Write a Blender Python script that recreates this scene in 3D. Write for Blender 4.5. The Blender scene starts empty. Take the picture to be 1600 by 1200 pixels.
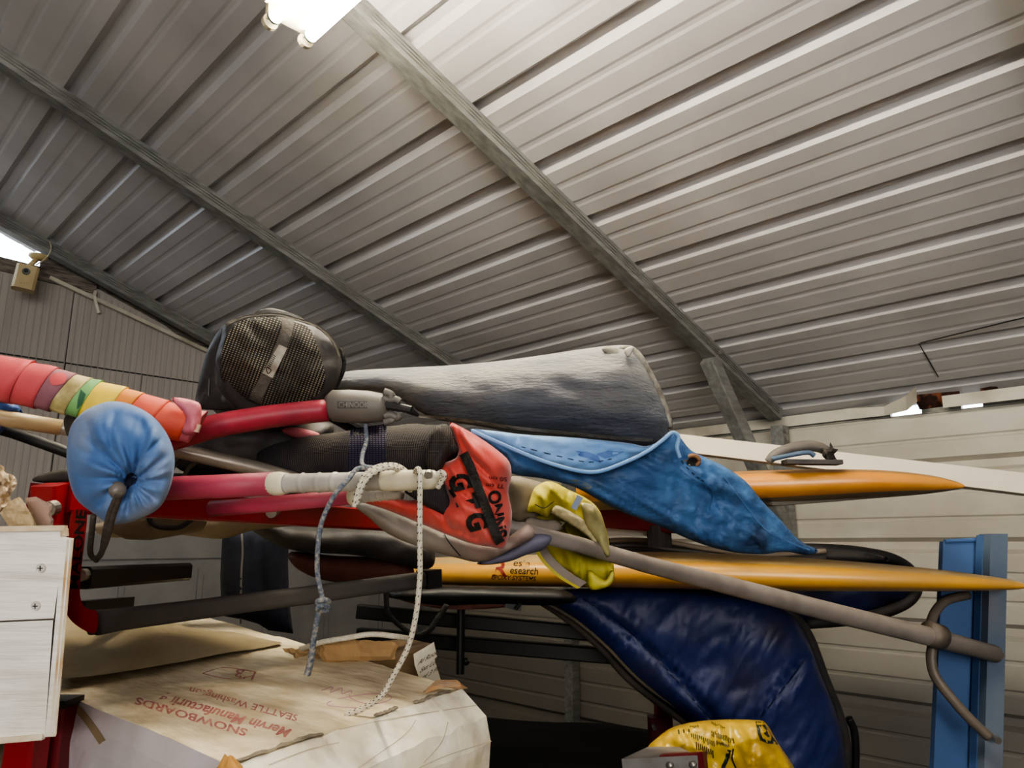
import bpy, math, random
import numpy as np
from mathutils import Vector, Matrix, noise
from mathutils.bvhtree import BVHTree
from mathutils.geometry import delaunay_2d_cdt
random.seed(5)
SC = bpy.context.scene
COL = SC.collection
# ------------------------------------------------------------ camera model
F = 1161.0
TH = math.atan(250/1161); CT, ST = math.cos(TH), math.sin(TH)
_n = math.hypot(-1175, 1187.6); YR, YF = -1175/_n, 1187.6/_n
CAM = Vector((0, 0, 1.5))
def ray(px, py):
    r = px-800; u = 600-py
    fw = F*CT-u*ST; z = u*CT+F*ST
    return Vector(((r*YF-fw*YR)/F, (r*YR+fw*YF)/F, z/F))
FWD = ray(800, 600).normalized()
def P(px, py, d): return CAM+ray(px, py)*d
def PX(px, py, X): r = ray(px, py); return CAM+r*(X/r.x)
def PY(px, py, Y): r = ray(px, py); return CAM+r*(Y/r.y)
def PZ(px, py, Z): r = ray(px, py); return CAM+r*((Z-1.5)/r.z)
def m(px, d): return px*d/F
cd = bpy.data.cameras.new('camera'); cam = bpy.data.objects.new('camera', cd); COL.objects.link(cam)
cam.location = CAM; cam.rotation_euler = (math.pi/2+TH, 0, -math.atan2(-YR, YF))
cd.sensor_width = 36; cd.lens = F/1600*36; cd.clip_start = .01
SC.camera = cam

# ------------------------------------------------------------ materials
def lin(c):
    if isinstance(c, str):
        c = [int(c[i:i+2], 16)/255 for i in (0, 2, 4)]
        g = .3*c[0]+.59*c[1]+.11*c[2]; c = [max(0, g+(x-g)*.84) for x in c]
    return tuple(((x/12.92) if x <= .04045 else ((x+.055)/1.055)**2.4) for x in c)+(1,)
def mat(name, c1, c2=None, scale=8, rough=.6, metal=0, bump=0, bscale=60, stretch=(1, 1, 1), bstretch=None,
        c3=None, rot=(0, 0, 0), coord='Object', lo=.35, hi=.65, detail=4, wave=None, dirt=None, dscale=3, damt=.5, sheen=0, coat=0, zg=None):
    M = bpy.data.materials.new(name); M.use_nodes = True
    nt = M.node_tree; N = nt.nodes; L = nt.links
    b = N['Principled BSDF']; b.inputs['Roughness'].default_value = rough; b.inputs['Metallic'].default_value = metal
    if sheen: b.inputs['Sheen Weight'].default_value = sheen
    if coat: b.inputs['Coat Weight'].default_value = coat; b.inputs['Coat Roughness'].default_value = .25
    tc = N.new('ShaderNodeTexCoord')
    mp = N.new('ShaderNodeMapping'); mp.inputs['Scale'].default_value = stretch; mp.inputs['Rotation'].default_value = rot
    L.new(tc.outputs[coord], mp.inputs[0])
    col = None
    if c2 is not None:
        n = N.new('ShaderNodeTexNoise'); n.inputs['Scale'].default_value = scale; n.inputs['Detail'].default_value = detail
        L.new(mp.outputs[0], n.inputs['Vector'])
        r = N.new('ShaderNodeValToRGB'); r.color_ramp.elements[0].position = lo; r.color_ramp.elements[1].position = hi
        r.color_ramp.elements[0].color = lin(c1); r.color_ramp.elements[1].color = lin(c2)
        if c3 is not None:
            e = r.color_ramp.elements.new((lo+hi)/2); e.color = lin(c3)
        L.new(n.outputs[0], r.inputs[0]); col = r.outputs[0]
    else:
        rg = N.new('ShaderNodeRGB'); rg.outputs[0].default_value = lin(c1); col = rg.outputs[0]
    if wave:   # (scale, colour, low, high, rotation, distortion)
        mw = N.new('ShaderNodeMapping'); mw.inputs['Rotation'].default_value = wave[4]
        L.new(tc.outputs[coord], mw.inputs[0])
        w = N.new('ShaderNodeTexWave'); w.inputs['Scale'].default_value = wave[0]; w.inputs['Distortion'].default_value = wave[5]
        L.new(mw.outputs[0], w.inputs['Vector'])
        wr = N.new('ShaderNodeValToRGB'); wr.color_ramp.elements[0].position = wave[2]; wr.color_ramp.elements[1].position = wave[3]
        L.new(w.outputs['Fac'], wr.inputs[0])
        mx = N.new('ShaderNodeMix'); mx.data_type = 'RGBA'; L.new(wr.outputs[0], mx.inputs[0]); L.new(col, mx.inputs[6]); mx.inputs[7].default_value = lin(wave[1])
        col = mx.outputs[2]
    if zg:   # colour by height, for the bag's faded top and painted wall shade: (z low, z high, colour low)
        sx = N.new('ShaderNodeSeparateXYZ'); L.new(tc.outputs['Object'], sx.inputs[0])
        mr = N.new('ShaderNodeMapRange'); mr.inputs[1].default_value = zg[0]; mr.inputs[2].default_value = zg[1]; mr.inputs[3].default_value = 1; mr.inputs[4].default_value = 0
        L.new(sx.outputs[2], mr.inputs[0])
        mx = N.new('ShaderNodeMix'); mx.data_type = 'RGBA'; L.new(mr.outputs[0], mx.inputs[0]); L.new(col, mx.inputs[6]); mx.inputs[7].default_value = lin(zg[2])
        col = mx.outputs[2]
    if dirt:
        n = N.new('ShaderNodeTexNoise'); n.inputs['Scale'].default_value = dscale; n.inputs['Detail'].default_value = 6
        L.new(tc.outputs['Object'], n.inputs['Vector'])
        r = N.new('ShaderNodeValToRGB'); r.color_ramp.elements[0].position = .48; r.color_ramp.elements[1].position = .68
        r.color_ramp.elements[0].color = (0, 0, 0, 1); r.color_ramp.elements[1].color = (damt,)*3+(1,)
        L.new(n.outputs[0], r.inputs[0])
        mx = N.new('ShaderNodeMix'); mx.data_type = 'RGBA'; L.new(r.outputs[0], mx.inputs[0]); L.new(col, mx.inputs[6]); mx.inputs[7].default_value = lin(dirt)
        col = mx.outputs[2]
    L.new(col, b.inputs['Base Color'])
    if bump:
        mp2 = N.new('ShaderNodeMapping'); mp2.inputs['Scale'].default_value = bstretch or (1, 1, 1); mp2.inputs['Rotation'].default_value = rot
        L.new(tc.outputs[coord], mp2.inputs[0])
        n = N.new('ShaderNodeTexNoise'); n.inputs['Scale'].default_value = bscale; n.inputs['Detail'].default_value = 5
        L.new(mp2.outputs[0], n.inputs['Vector'])
        bp = N.new('ShaderNodeBump'); bp.inputs['Strength'].default_value = bump; bp.inputs['Distance'].default_value = .004
        L.new(n.outputs[0], bp.inputs['Height']); L.new(bp.outputs[0], b.inputs['Normal'])
    return M
def weave_mat(name, dark, light, n=420, rough=.8, ang=.3, dirt=None, damt=.6, mixc=None):
    """open woven mesh: a lattice of threads over a darker ground, on the surface's own UVs"""
    M = bpy.data.materials.new(name); M.use_nodes = True
    nt = M.node_tree; N = nt.nodes; L = nt.links; b = N['Principled BSDF']; b.inputs['Roughness'].default_value = rough
    tc = N.new('ShaderNodeTexCoord'); mp = N.new('ShaderNodeMapping'); mp.inputs['Rotation'].default_value = (0, 0, ang)
    L.new(tc.outputs['UV'], mp.inputs[0])
    outs = []
    for k, s in (('X', 1), ('Y', 1.5)):
        w = N.new('ShaderNodeTexWave'); w.bands_direction = k; w.inputs['Scale'].default_value = n*s/6.28; w.inputs['Distortion'].default_value = .6
        L.new(mp.outputs[0], w.inputs['Vector']); outs.append(w)
    mm = N.new('ShaderNodeMath'); mm.operation = 'MULTIPLY'; L.new(outs[0].outputs['Fac'], mm.inputs[0]); L.new(outs[1].outputs['Fac'], mm.inputs[1])
    r = N.new('ShaderNodeValToRGB'); r.color_ramp.elements[0].position = .2; r.color_ramp.elements[1].position = .75
    L.new(mm.outputs[0], r.inputs[0])
    nz = N.new('ShaderNodeTexNoise'); nz.inputs['Scale'].default_value = 14; L.new(tc.outputs['Object'], nz.inputs['Vector'])
    r2 = N.new('ShaderNodeValToRGB'); r2.color_ramp.elements[0].position = .38; r2.color_ramp.elements[1].position = .66
    r2.color_ramp.elements[0].color = lin(mixc or dark); r2.color_ramp.elements[1].color = lin(light)
    L.new(nz.outputs[0], r2.inputs[0])
    mx = N.new('ShaderNodeMix'); mx.data_type = 'RGBA'; L.new(r.outputs[0], mx.inputs[0]); mx.inputs[6].default_value = lin(dark); L.new(r2.outputs[0], mx.inputs[7])
    L.new(mx.outputs[2], b.inputs['Base Color'])
    bp = N.new('ShaderNodeBump'); bp.inputs['Strength'].default_value = .5; bp.inputs['Distance'].default_value = .002
    L.new(mm.outputs[0], bp.inputs['Height']); L.new(bp.outputs[0], b.inputs['Normal'])
    return M
def emis(name, c, s):
    M = bpy.data.materials.new(name); M.use_nodes = True
    b = M.node_tree.nodes['Principled BSDF']; b.inputs['Base Color'].default_value = lin(c)
    b.inputs['Emission Color'].default_value = lin(c); b.inputs['Emission Strength'].default_value = s
    return M

# ------------------------------------------------------------ mesh building
GEO = {}
class MB:
    def __init__(s): s.v = []; s.f = []; s.m = []; s.uv = {}
    def add(s, vs, fs, mi=0, uvs=None):
        o = len(s.v); s.v += [Vector(a) for a in vs]
        s.f += [[i+o for i in f] for f in fs]; s.m += [mi]*len(fs)
        if uvs:
            for i, q in enumerate(uvs): s.uv[o+i] = q
        return s
    def hexa(s, b, t, mi=0):   # bottom and top quads, same order
        return s.add(list(b)+list(t), [(3, 2, 1, 0), (4, 5, 6, 7), (0, 1, 5, 4), (1, 2, 6, 5), (2, 3, 7, 6), (3, 0, 4, 7)], mi)
    def box(s, lo, hi, mi=0):
        x0, y0, z0 = lo; x1, y1, z1 = hi
        return s.hexa([(x0, y0, z0), (x1, y0, z0), (x1, y1, z0), (x0, y1, z0)], [(x0, y0, z1), (x1, y0, z1), (x1, y1, z1), (x0, y1, z1)], mi)
    def bar(s, a, b, w, h, up=(0, 0, 1), mi=0, bev=0.0):
        a, b = Vector(a), Vector(b); d = (b-a).normalized(); u = Vector(up); sd = d.cross(u).normalized(); u = sd.cross(d).normalized()
        if bev:
            prof = []
            for sx, sy in ((1, 1), (-1, 1), (-1, -1), (1, -1)):
                q = [(sx*w/2, sy*(h/2-bev)), (sx*(w/2-bev), sy*h/2)]
                if sx*sy < 0: q.reverse()
                prof += q
        else: prof = [(w/2, h/2), (-w/2, h/2), (-w/2, -h/2), (w/2, -h/2)]
        n = len(prof); vs = [a+sd*x+u*y for x, y in prof]+[b+sd*x+u*y for x, y in prof]
        fs = [(i, (i+1) % n, (i+1) % n+n, i+n) for i in range(n)]+[tuple(range(n))[::-1], tuple(range(n, 2*n))]
        return s.add(vs, fs, mi)
    def tube(s, pts, rad, seg=16, up=None, flat=1.0, cap=True, mi=0, rfun=None):
        """sweep; rad number or list; flat = vertical/horizontal ratio"""
        pts = [Vector(p) for p in pts]; n = len(pts)
        if not isinstance(rad, (list, tuple)): rad = [rad]*n
        t0 = (pts[1]-pts[0]).normalized(); u = Vector(up) if up else (Vector((0, 0, 1)) if abs(t0.z) < .9 else Vector((1, 0, 0)))
        vs = []; uvs = []; ln = 0
        for i, p in enumerate(pts):
            t = (pts[min(i+1, n-1)]-pts[max(i-1, 0)]).normalized()
            u = (u-t*u.dot(t)).normalized(); sd = t.cross(u)
            if i: ln += (p-pts[i-1]).length
            for k in range(seg):
                a = 2*math.pi*k/seg; rr = rad[i]*(rfun(i/(n-1), a) if rfun else 1)
                vs.append(p+sd*math.cos(a)*rr+u*math.sin(a)*rr*flat); uvs.append((ln, k/seg*2*math.pi*rad[i]))
        fs = [(i*seg+k, i*seg+(k+1) % seg, (i+1)*seg+(k+1) % seg, (i+1)*seg+k) for i in range(n-1) for k in range(seg)]
        if cap: fs += [tuple(range(seg))[::-1], tuple(range((n-1)*seg, n*seg))]
        return s.add(vs, fs, mi, uvs)
    def build(s, name, mats, parent=None, smooth=False, base=None, flip=False):
        if not isinstance(mats, (list, tuple)): mats = [mats]
        vs = s.v
        if parent is not None:
            org = WORLD.get(parent.name, Vector((0, 0, 0)))
        elif base is not None: org = Vector(base)
        else:
            mn = [min(v[i] for v in vs) for i in range(3)]; mx = [max(v[i] for v in vs) for i in range(3)]
            org = Vector(((mn[0]+mx[0])/2, (mn[1]+mx[1])/2, mn[2]))
        me = bpy.data.meshes.new(name)
        me.from_pydata([tuple(v-org) for v in vs], [], s.f); me.update()
        for M in mats: me.materials.append(M)
        for i, p in enumerate(me.polygons): p.material_index = s.m[i]; p.use_smooth = smooth
        if s.uv:
            ul = me.uv_layers.new(name='UVMap')
            for l in me.loops: ul.data[l.index].uv = s.uv.get(l.vertex_index, (0, 0))
        import bmesh
        bm = bmesh.new(); bm.from_mesh(me); bmesh.ops.recalc_face_normals(bm, faces=bm.faces); bm.to_mesh(me); bm.free()
        o = bpy.data.objects.new(name, me); COL.objects.link(o)
        WORLD[o.name] = org
        if parent is not None: o.parent = parent
        else: o.location = org
        GEO[o.name] = (list(vs), [list(f) for f in s.f])
        return o
WORLD = {}
def tag(o, label, cat, group=None, kind=None):
    o['label'] = label; o['category'] = cat
    if group: o['group'] = group
    if kind: o['kind'] = kind
    return o
def thing(name, label, cat, loc, group=None):
    o = bpy.data.objects.new(name, None); COL.objects.link(o); o.location = loc; o.empty_display_size = .05
    WORLD[o.name] = Vector(loc); return tag(o, label, cat, group)
def struct(o): o['kind'] = 'structure'; return o
def displace(mb, amp, scale, stretch=(1, 1, 1), seed=0, ridged=True, mask=None):
    """push vertices along normals by noise, for cloth folds"""
    me = bpy.data.meshes.new('tmp'); me.from_pydata([tuple(v) for v in mb.v], [], mb.f); me.update()
    nr = [v.normal.copy() for v in me.vertices]; bpy.data.meshes.remove(me)
    for i, v in enumerate(mb.v):
        q = Vector((v.x*stretch[0], v.y*stretch[1], v.z*stretch[2]))*scale+Vector((seed*7.3, seed*3.1, seed))
        h = noise.noise(q)+.5*noise.noise(q*2.1)
        if ridged: h = (1-2.2*abs(h))*.6
        k = mask(v) if mask else 1
        mb.v[i] = v+nr[i]*h*amp*k
    return mb
def crom(pts, k=6, closed=True):
    n = len(pts); out = []
    for i in range(n if closed else n-1):
        g = (lambda j: pts[j % n]) if closed else (lambda j: pts[max(0, min(n-1, j))])
        p0, p1, p2, p3 = g(i-1), g(i), g(i+1), g(i+2)
        for s in range(k):
            t = s/k
            out.append(tuple(.5*((2*b)+(c-a)*t+(2*a-5*b+4*c-d)*t*t+(-a+3*b-3*c+d)*t**3) for a, b, c, d in zip(p0, p1, p2, p3)))
    if not closed: out.append(tuple(pts[-1]))
    return out
def resample(pts, step):
    out = []
    n = len(pts)
    for i in range(n):
        a, b = pts[i], pts[(i+1) % n]; L = math.hypot(b[0]-a[0], b[1]-a[1]); k = max(1, int(L/step))
        for s in range(k): t = s/k; out.append((a[0]+(b[0]-a[0])*t, a[1]+(b[1]-a[1])*t))
    return out
def inside_tri(outline, grid):
    pts = np.array(outline); x0, y0 = pts.min(0); x1, y1 = pts.max(0)
    gx, gy = np.meshgrid(np.arange(x0+grid/2, x1, grid), np.arange(y0+grid/2, y1, grid)); gx[1::2] += grid/2
    q = np.stack([gx.ravel(), gy.ravel()], 1)
    ins = np.zeros(len(q), bool); dist = np.full(len(q), 1e9); n = len(pts)
    for i in range(n):
        a = pts[i]; b = pts[(i+1) % n]
        if a[1] != b[1]:
            c = (a[1] > q[:, 1]) != (b[1] > q[:, 1])
            ins ^= c & (q[:, 0] < (b[0]-a[0])*(q[:, 1]-a[1])/(b[1]-a[1])+a[0])
        ab = b-a; t = np.clip(((q-a)@ab)/max(ab@ab, 1e-9), 0, 1); dist = np.minimum(dist, np.hypot(*(q-(a+t[:, None]*ab)).T))
    keep = ins & (dist > grid*.45)
    vin = [Vector(p) for p in outline]+[Vector((float(a), float(b))) for a, b in q[keep]]
    vo, eo, fo, *_ = delaunay_2d_cdt(vin, [], [list(range(n))], 1, 1e-4)
    vo = [(v.x, v.y) for v in vo]; pv = np.array(vo); dd = np.full(len(pv), 1e9)
    for i in range(n):
        a = pts[i]; b = pts[(i+1) % n]; ab = b-a; t = np.clip(((pv-a)@ab)/max(ab@ab, 1e-9), 0, 1)
        dd = np.minimum(dd, np.hypot(*(pv-(a+t[:, None]*ab)).T))
    return vo, fo, dd
def puff(outline, d, T, R, grid=7, back=None, fold=None, smooth=True, k=5, Rf=None):
    """a stuffed cloth body: outline seen from the aisle, distance d(x,y), half thickness T (m), rounding R"""
    if smooth: outline = crom(outline, k)
    outline = resample(outline, grid)
    vo, fo, dd = inside_tri(outline, grid); D = d if callable(d) else (lambda x, y: d)
    mb = MB(); n = len(vo); back = T if back is None else back
    vs = []; idx = {}; uv = []
    for i, (x, y) in enumerate(vo):
        t = min(dd[i]/R, 1); h = math.sqrt(max(0, 1-(1-t)**2))
        z = D(x, y)-T*h
        if fold: z += fold(x, y)*min(1, dd[i]/(R*.25))
        vs.append(P(x, y, z)); uv.append((x/1000, -y/1000))
    bk = {}
    for i, (x, y) in enumerate(vo):
        if dd[i] > 1e-3:
            t = min(dd[i]/R, 1); h = math.sqrt(max(0, 1-(1-t)**2)); bk[i] = len(vs)
            vs.append(P(x, y, D(x, y)+back*h)+Vector((0, 0, 0))); uv.append((x/1000, -y/1000))
        else: bk[i] = i
    fs = [tuple(f) for f in fo]+[tuple(bk[j] for j in f)[::-1] for f in fo if len({bk[j] for j in f} | set(f)) > 3]
    return mb.add(vs, fs, 0, uv)
def bvh(o):
    objs = o if isinstance(o, (list, tuple)) else [o]
    V = []; Fc = []
    for a in objs:
        v, f = GEO[a.name]; k = len(V); V += v; Fc += [[i+k for i in q] for q in f]
    return BVHTree.FromPolygons(V, Fc)
def onto(tree, x, y, off, dflt=1.0):
    r = ray(x, y); hit = tree.ray_cast(CAM, r.normalized())
    if hit[0] is None: return None
    return hit[0]-r.normalized()*off
def cast(tree, vo, off):
    res = [onto(tree, x, y, off) for x, y in vo]
    ok = [(i, (p-CAM).dot(FWD)) for i, p in enumerate(res) if p is not None]
    for i, p in enumerate(res):
        if p is None:
            if not ok: d = 1
            else: d = min(ok, key=lambda a: (vo[a[0]][0]-vo[i][0])**2+(vo[a[0]][1]-vo[i][1])**2)[1]
            res[i] = P(vo[i][0], vo[i][1], d)
    return res
def patch(target, outline, name, M, parent=None, grid=5, off=.0012, smooth=False, build=True):
    if smooth: outline = crom(outline, 5)
    outline = resample(outline, grid); vo, fo, dd = inside_tri(outline, grid)
    vs = cast(bvh(target), vo, off)
    mb = MB().add(vs, [tuple(f) for f in fo], 0, [(x/1000, -y/1000) for x, y in vo])
    return mb.build(name, M, parent, smooth=True) if build else mb
def line(target, pts, w, name, M, parent=None, off=.0012, step=4, mb=None, closed=False, dash=None):
    pts = crom(pts, 6, closed); T = bvh(target); own = mb is None; mb = mb or MB()
    P2 = [pts[0]]
    for p in pts[1:]:
        if math.hypot(p[0]-P2[-1][0], p[1]-P2[-1][1]) >= step: P2.append(p)
    n = len(P2); v2 = []
    for i, p in enumerate(P2):
        a = P2[max(0, i-1)]; b = P2[min(n-1, i+1)]; L = math.hypot(b[0]-a[0], b[1]-a[1]) or 1; nx, ny = -(b[1]-a[1])/L, (b[0]-a[0])/L
        for k in (-.5, 0, .5): v2.append((p[0]+nx*w*k, p[1]+ny*w*k))
    vs = cast(T, v2, off)
    fs = [(i*3+k, i*3+k+1, (i+1)*3+k+1, (i+1)*3+k) for i in range(n-1) for k in (0, 1) if not dash or (i//dash) % 2 == 0]
    mb.add(vs, fs, 0, [(x/1000, -y/1000) for x, y in v2])
    return mb.build(name, M, parent, smooth=True) if own else mb
def text2d(s, bold=0.0, shear=0):
    cu = bpy.data.curves.new('t', 'FONT'); cu.body = s; cu.size = 1; cu.resolution_u = 3; cu.offset = bold; cu.shear = shear
    o = bpy.data.objects.new('t', cu); COL.objects.link(o); dg = bpy.context.evaluated_depsgraph_get(); dg.update()
    me = bpy.data.meshes.new_from_object(o.evaluated_get(dg)); vs = [(v.co.x, v.co.y) for v in me.vertices]; fs = [tuple(p.vertices) for p in me.polygons]
    bpy.data.objects.remove(o); bpy.data.curves.remove(cu); bpy.data.meshes.remove(me); return vs, fs
def lettering(target, s, org, U, V, name, M, parent=None, off=.0016, bold=0.0, warp=None, mb=None, shear=0):
    """U, V: pixel vectors of one em across and up"""
    vs, fs = text2d(s, bold, shear)
    own = mb is None; mb = mb or MB()
    v2 = [(org[0]+a*U[0]+b*V[0], org[1]+a*U[1]+b*V[1]) for a, b in vs]
    mb.add(cast(bvh(target), v2, off), fs)
    return mb.build(name, M, parent) if own else mb
def dv(py, H): return H*F/(F*CT-(600-py)*ST)
def crease(x, y, ang, long_, wide, seed, amp):
    # sharp-valleyed folds running along angle ang (degrees, in the cloth as seen)
    a = math.radians(ang); u = (x*math.cos(a)+y*math.sin(a))/long_; v = (-x*math.sin(a)+y*math.cos(a))/wide
    w = noise.noise(Vector((u*.7, v*.7, seed+9)))*1.2
    n1 = noise.noise(Vector((u, v+w, seed))); n2 = noise.noise(Vector((u*2, v*2.2+w, seed+4)))
    return amp*((abs(n1)**.7)*-1.3+.5+.45*(.4-abs(n2)))
def lf(x0, d0, x1, d1): return lambda x, y: d0+(d1-d0)*(x-x0)/(x1-x0)

# ------------------------------------------------------------ palette
galv = mat('galvanised_steel', '7c7e7c', '999b98', 9, .45, .35, bump=.25, bscale=30, stretch=(1, 6, 6), dirt='5b5550', dscale=4, damt=.5)
galv_d = mat('galvanised_steel_aged', '6a6a66', '8d8d88', 14, .5, .5, bump=.3, bscale=40)
roofm = mat('roof_sheet', 'b9b9bb', 'cac9ca', 2.2, .38, .0, dirt='9b9692', dscale=1.5, damt=.35)
wallm = mat('wall_sheet', 'cfcabb', 'bdb7a7', 3, .5, .05, dirt='958c78', dscale=2.2, damt=.45, stretch=(1, .7, 2), zg=(.75, 1.5, '827d76'))  # height blend paints the boards' shadow into the lower wall colour
trimm = mat('trim_sheet', 'd8d3c3', 'c6c0ad', 4, .5, .05, dirt='8c8468', dscale=6, damt=.5)
siding = mat('grey_siding', 'aba59f', 'b6b0a9', 4, .8, 0, bump=.4, bscale=40, bstretch=(6, 1, .3), wave=None, stretch=(12, 1, .4))
rust = mat('rusty_metal', '4a2216', '8a4a2a', 25, .9, 0, bump=.6, bscale=60, c3='2b1712')
woodold = mat('weathered_wood', '5a5049', '8f857a', 12, .85, 0, bump=.6, bscale=40, stretch=(1, 1, 8))
doorw = mat('white_door', '9b9a98', '8a8988', 5, .5)
floorm = mat('concrete', '4a4846', '5c5955', 4, .9, bump=.2)
whitewood = mat('white_painted_wood', 'faf5ea', 'c6bdac', 8, .55, 0, lo=.48, hi=.8, bump=1.0, bscale=8, stretch=(1, 1, 9), bstretch=(1, 1, 12), dirt='c8b48e', dscale=12, damt=.4)
barewood = mat('bare_wood_edge', 'c79a5c', 'e8dcc0', 30, .8, bump=.4)
paper = mat('crumpled_kraft_paper', 'cdb694', 'b59c78', 9, .8, 0, bump=.5, bscale=40)
redm = mat('red_powder_coat', 'b01620', '96121a', 5, .4, 0, dirt='6e0d10', dscale=9, damt=.3)
redd = mat('dark_red_powder_coat', '7c101a', '640c14', 5, .45)
blk = mat('black_plastic', '161616', '222020', 12, .5)
blkm = mat('black_steel', '0e0e0f', '1a1a1b', 12, .45)
foam = mat('black_foam_pad', '3b3734', '4b4641', 8, .7, 0, bump=.35, bscale=25)
chrome = mat('steel_bolt', 'a8a49c', None, rough=.35, metal=.8)
cardb = mat('printed_cardboard', 'f0e3c0', 'c8b488', 34, .85, 0, lo=.3, hi=.72, detail=8, stretch=(1.6, .5, 1), rot=(0, 0, .6), bump=.9, bscale=45, bstretch=(2, .4, 1), dirt='a8926a', dscale=12, damt=.5)
cardfront = mat('cream_cardboard', 'f6efda', 'd8cba8', 16, .85, 0, bump=.8, bscale=30, dirt='a8987a', dscale=22, damt=.6, detail=8)
cardside = mat('pale_cardboard', 'd6cdd2', 'beb6ba', 6, .85, 0, bump=.35, bscale=25)
cardbrown = mat('brown_cardboard', '8d7856', 'a38d67', 8, .85, 0, bump=.4, bscale=30)
cardtorn = mat('torn_cardboard_core', '97826a', 'c08a4c', 40, .9, 0, bump=.8, bscale=90)
inkred = mat('red_ink', 'b05a58', 'c98a78', 60, .9)
inkblk = mat('black_ink', '15120f', None, rough=.7)
inkfade = mat('faded_marker', 'c08a94', None, rough=.9)
blueN = mat('blue_nylon', '33609f', '5580ba', 9, .75, 0, bump=.5, bscale=22, dirt='8f98ae', dscale=16, damt=.6, sheen=.1)
blueD = mat('dark_blue_opening', '0d1730', None, rough=.9)
rub1 = mat('faded_red_rubber', 'd04a50', 'c23a44', 14, .75, 0, bump=.2, bscale=60, dirt='e08080', dscale=12, damt=.4)
rubpurple = mat('worn_purple_rubber', '7d4a56', 'a0606a', 20, .7, 0, bump=.3)
rubtan = mat('speckled_tan_rubber', '8f7d45', 'c9b878', 60, .7, 0, bump=.3, c3='a8995a')
rubgreen = mat('green_rubber', '6aa65a', '7fb96a', 14, .7)
rubgreen_shade = mat('shaded_green_rubber', '2f6140', None, rough=.8)
rubyellow = mat('yellow_rubber', 'e6bd1c', 'f2cf34', 14, .7, dirt='a88b1c', dscale=30, damt=.5)
ruborange = mat('orange_rubber', 'e8902a', 'dc7c22', 14, .7)
rubred = mat('orange_red_rubber', 'df4a30', 'e8583a', 14, .7, dirt='b83a2a', dscale=20, damt=.4)
rubpink = mat('pink_rubber', 'cf5a66', 'e07a84', 20, .7)
alum = mat('worn_aluminium', 'a49a8c', '8c8378', 12, .38, .6, stretch=(1, 1, 1), bump=.1)
mastgrey = mat('taupe_mast', '8b8078', '9c9188', 10, .5, .1, dirt='6e645c', dscale=12, damt=.4)
boomred = mat('burgundy_boom_grip', 'a01c34', 'b42a40', 14, .5, 0, bump=.2, bscale=40, dirt='6d1224', dscale=16, damt=.6)
boompink = mat('rose_boom_grip', 'b83c56', 'a03048', 10, .55, 0, bump=.15)
ivory = mat('ivory_plastic', 'd9cfae', 'c9bf9e', 20, .5, 0, dirt='8a8266', dscale=30, damt=.35)
greyplastic = mat('grey_plastic', 'b5afa4', 'a39c90', 20, .45, 0, dirt='7d766a', dscale=20, damt=.5)
darkplastic = mat('charcoal_plastic', '57524c', '6a645c', 14, .55, 0, bump=.15)
meshblk = weave_mat('black_mesh_fabric', '15120e', 'b5a888', n=400, ang=.35, mixc='5e5546')
blkcloth = mat('black_nylon', '2c2a2a', '3a3736', 9, .6, 0, bump=.5, bscale=40, dirt='5a524a', dscale=12, damt=.3)
strapgrey = mat('grey_webbing', '4d483f', '5e584d', 60, .85, 0, bump=.5, bscale=200)
strapblk = mat('black_webbing', '1b1a18', '33312c', 80, .8, 0, bump=.7, bscale=250)
labelm = mat('worn_woven_label', 'b0aa98', '8f8978', 60, .7)
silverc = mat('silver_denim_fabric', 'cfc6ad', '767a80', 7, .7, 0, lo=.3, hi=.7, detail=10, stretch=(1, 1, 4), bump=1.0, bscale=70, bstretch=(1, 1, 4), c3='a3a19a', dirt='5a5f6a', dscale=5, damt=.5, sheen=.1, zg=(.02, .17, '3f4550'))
denim = mat('blue_tarpaulin_cloth', '2b568c', '4479b4', 9, .6, 0, bump=.8, bscale=40, bstretch=(1, 1, 2.5), dirt='1f3558', dscale=11, damt=.9)
denimL = mat('light_blue_cloth', '5b93d6', '79ade6', 8, .6, 0, bump=.5, bscale=30, sheen=.2)
stain = mat('brown_stain', '8a7650', None, rough=.8)
meshsail = weave_mat('dark_ribbed_mesh', '1c1918', '75695a', n=620, ang=0, mixc='3a3342')
purplec = weave_mat('purple_ribbed_mesh', '1a1528', '4a4270', n=420, ang=0, mixc='302a52')
redc = mat('coral_red_nylon', 'd23a30', 'dd5044', 9, .6, 0, bump=.4, bscale=20, dirt='8a3a36', dscale=9, damt=.5, sheen=.2)
greyc = mat('pale_grey_nylon', '9c958a', '8a847a', 6, .7, 0, bump=.4, bscale=20, dirt='9a6f66', dscale=5, damt=.5)
greyblue = mat('grey_blue_nylon', '55536a', '656278', 8, .7, 0, bump=.4, bscale=20)
taupec = mat('taupe_nylon', '7c705c', '8d816a', 8, .7, 0, bump=.4, bscale=20)
yelc = mat('yellow_sailcloth', 'd2c22a', 'e4d548', 9, .6, 0, bump=.4, bscale=22, dirt='9a9358', dscale=8, damt=.7)
yeld = mat('olive_yellow_cloth', 'a39a22', 'bcae34', 9, .7, 0, bump=.3, bscale=22)
yelfade = mat('faded_yellow_hem', 'b8aa78', 'c9bb84', 25, .8, 0, bump=.5, bscale=60, dirt='8c8478', dscale=20, damt=.6)
tapeg = mat('grey_binding', '8c8074', '9c9084', 30, .8)
yelboard = mat('yellow_epoxy', 'e0a02a', 'd3952a', 4, .35, 0, dirt='a88a5c', dscale=4, damt=.35, coat=.3)
yeldust = mat('dusty_yellow_deck', 'cdaa6a', 'bd9a5e', 5, .6, 0, dirt='9a805a', dscale=5, damt=.5)
orboard = mat('orange_epoxy', 'd8851c', 'e0962e', 5, .35, 0, dirt='a86a2a', dscale=7, damt=.4, coat=.3)
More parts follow.
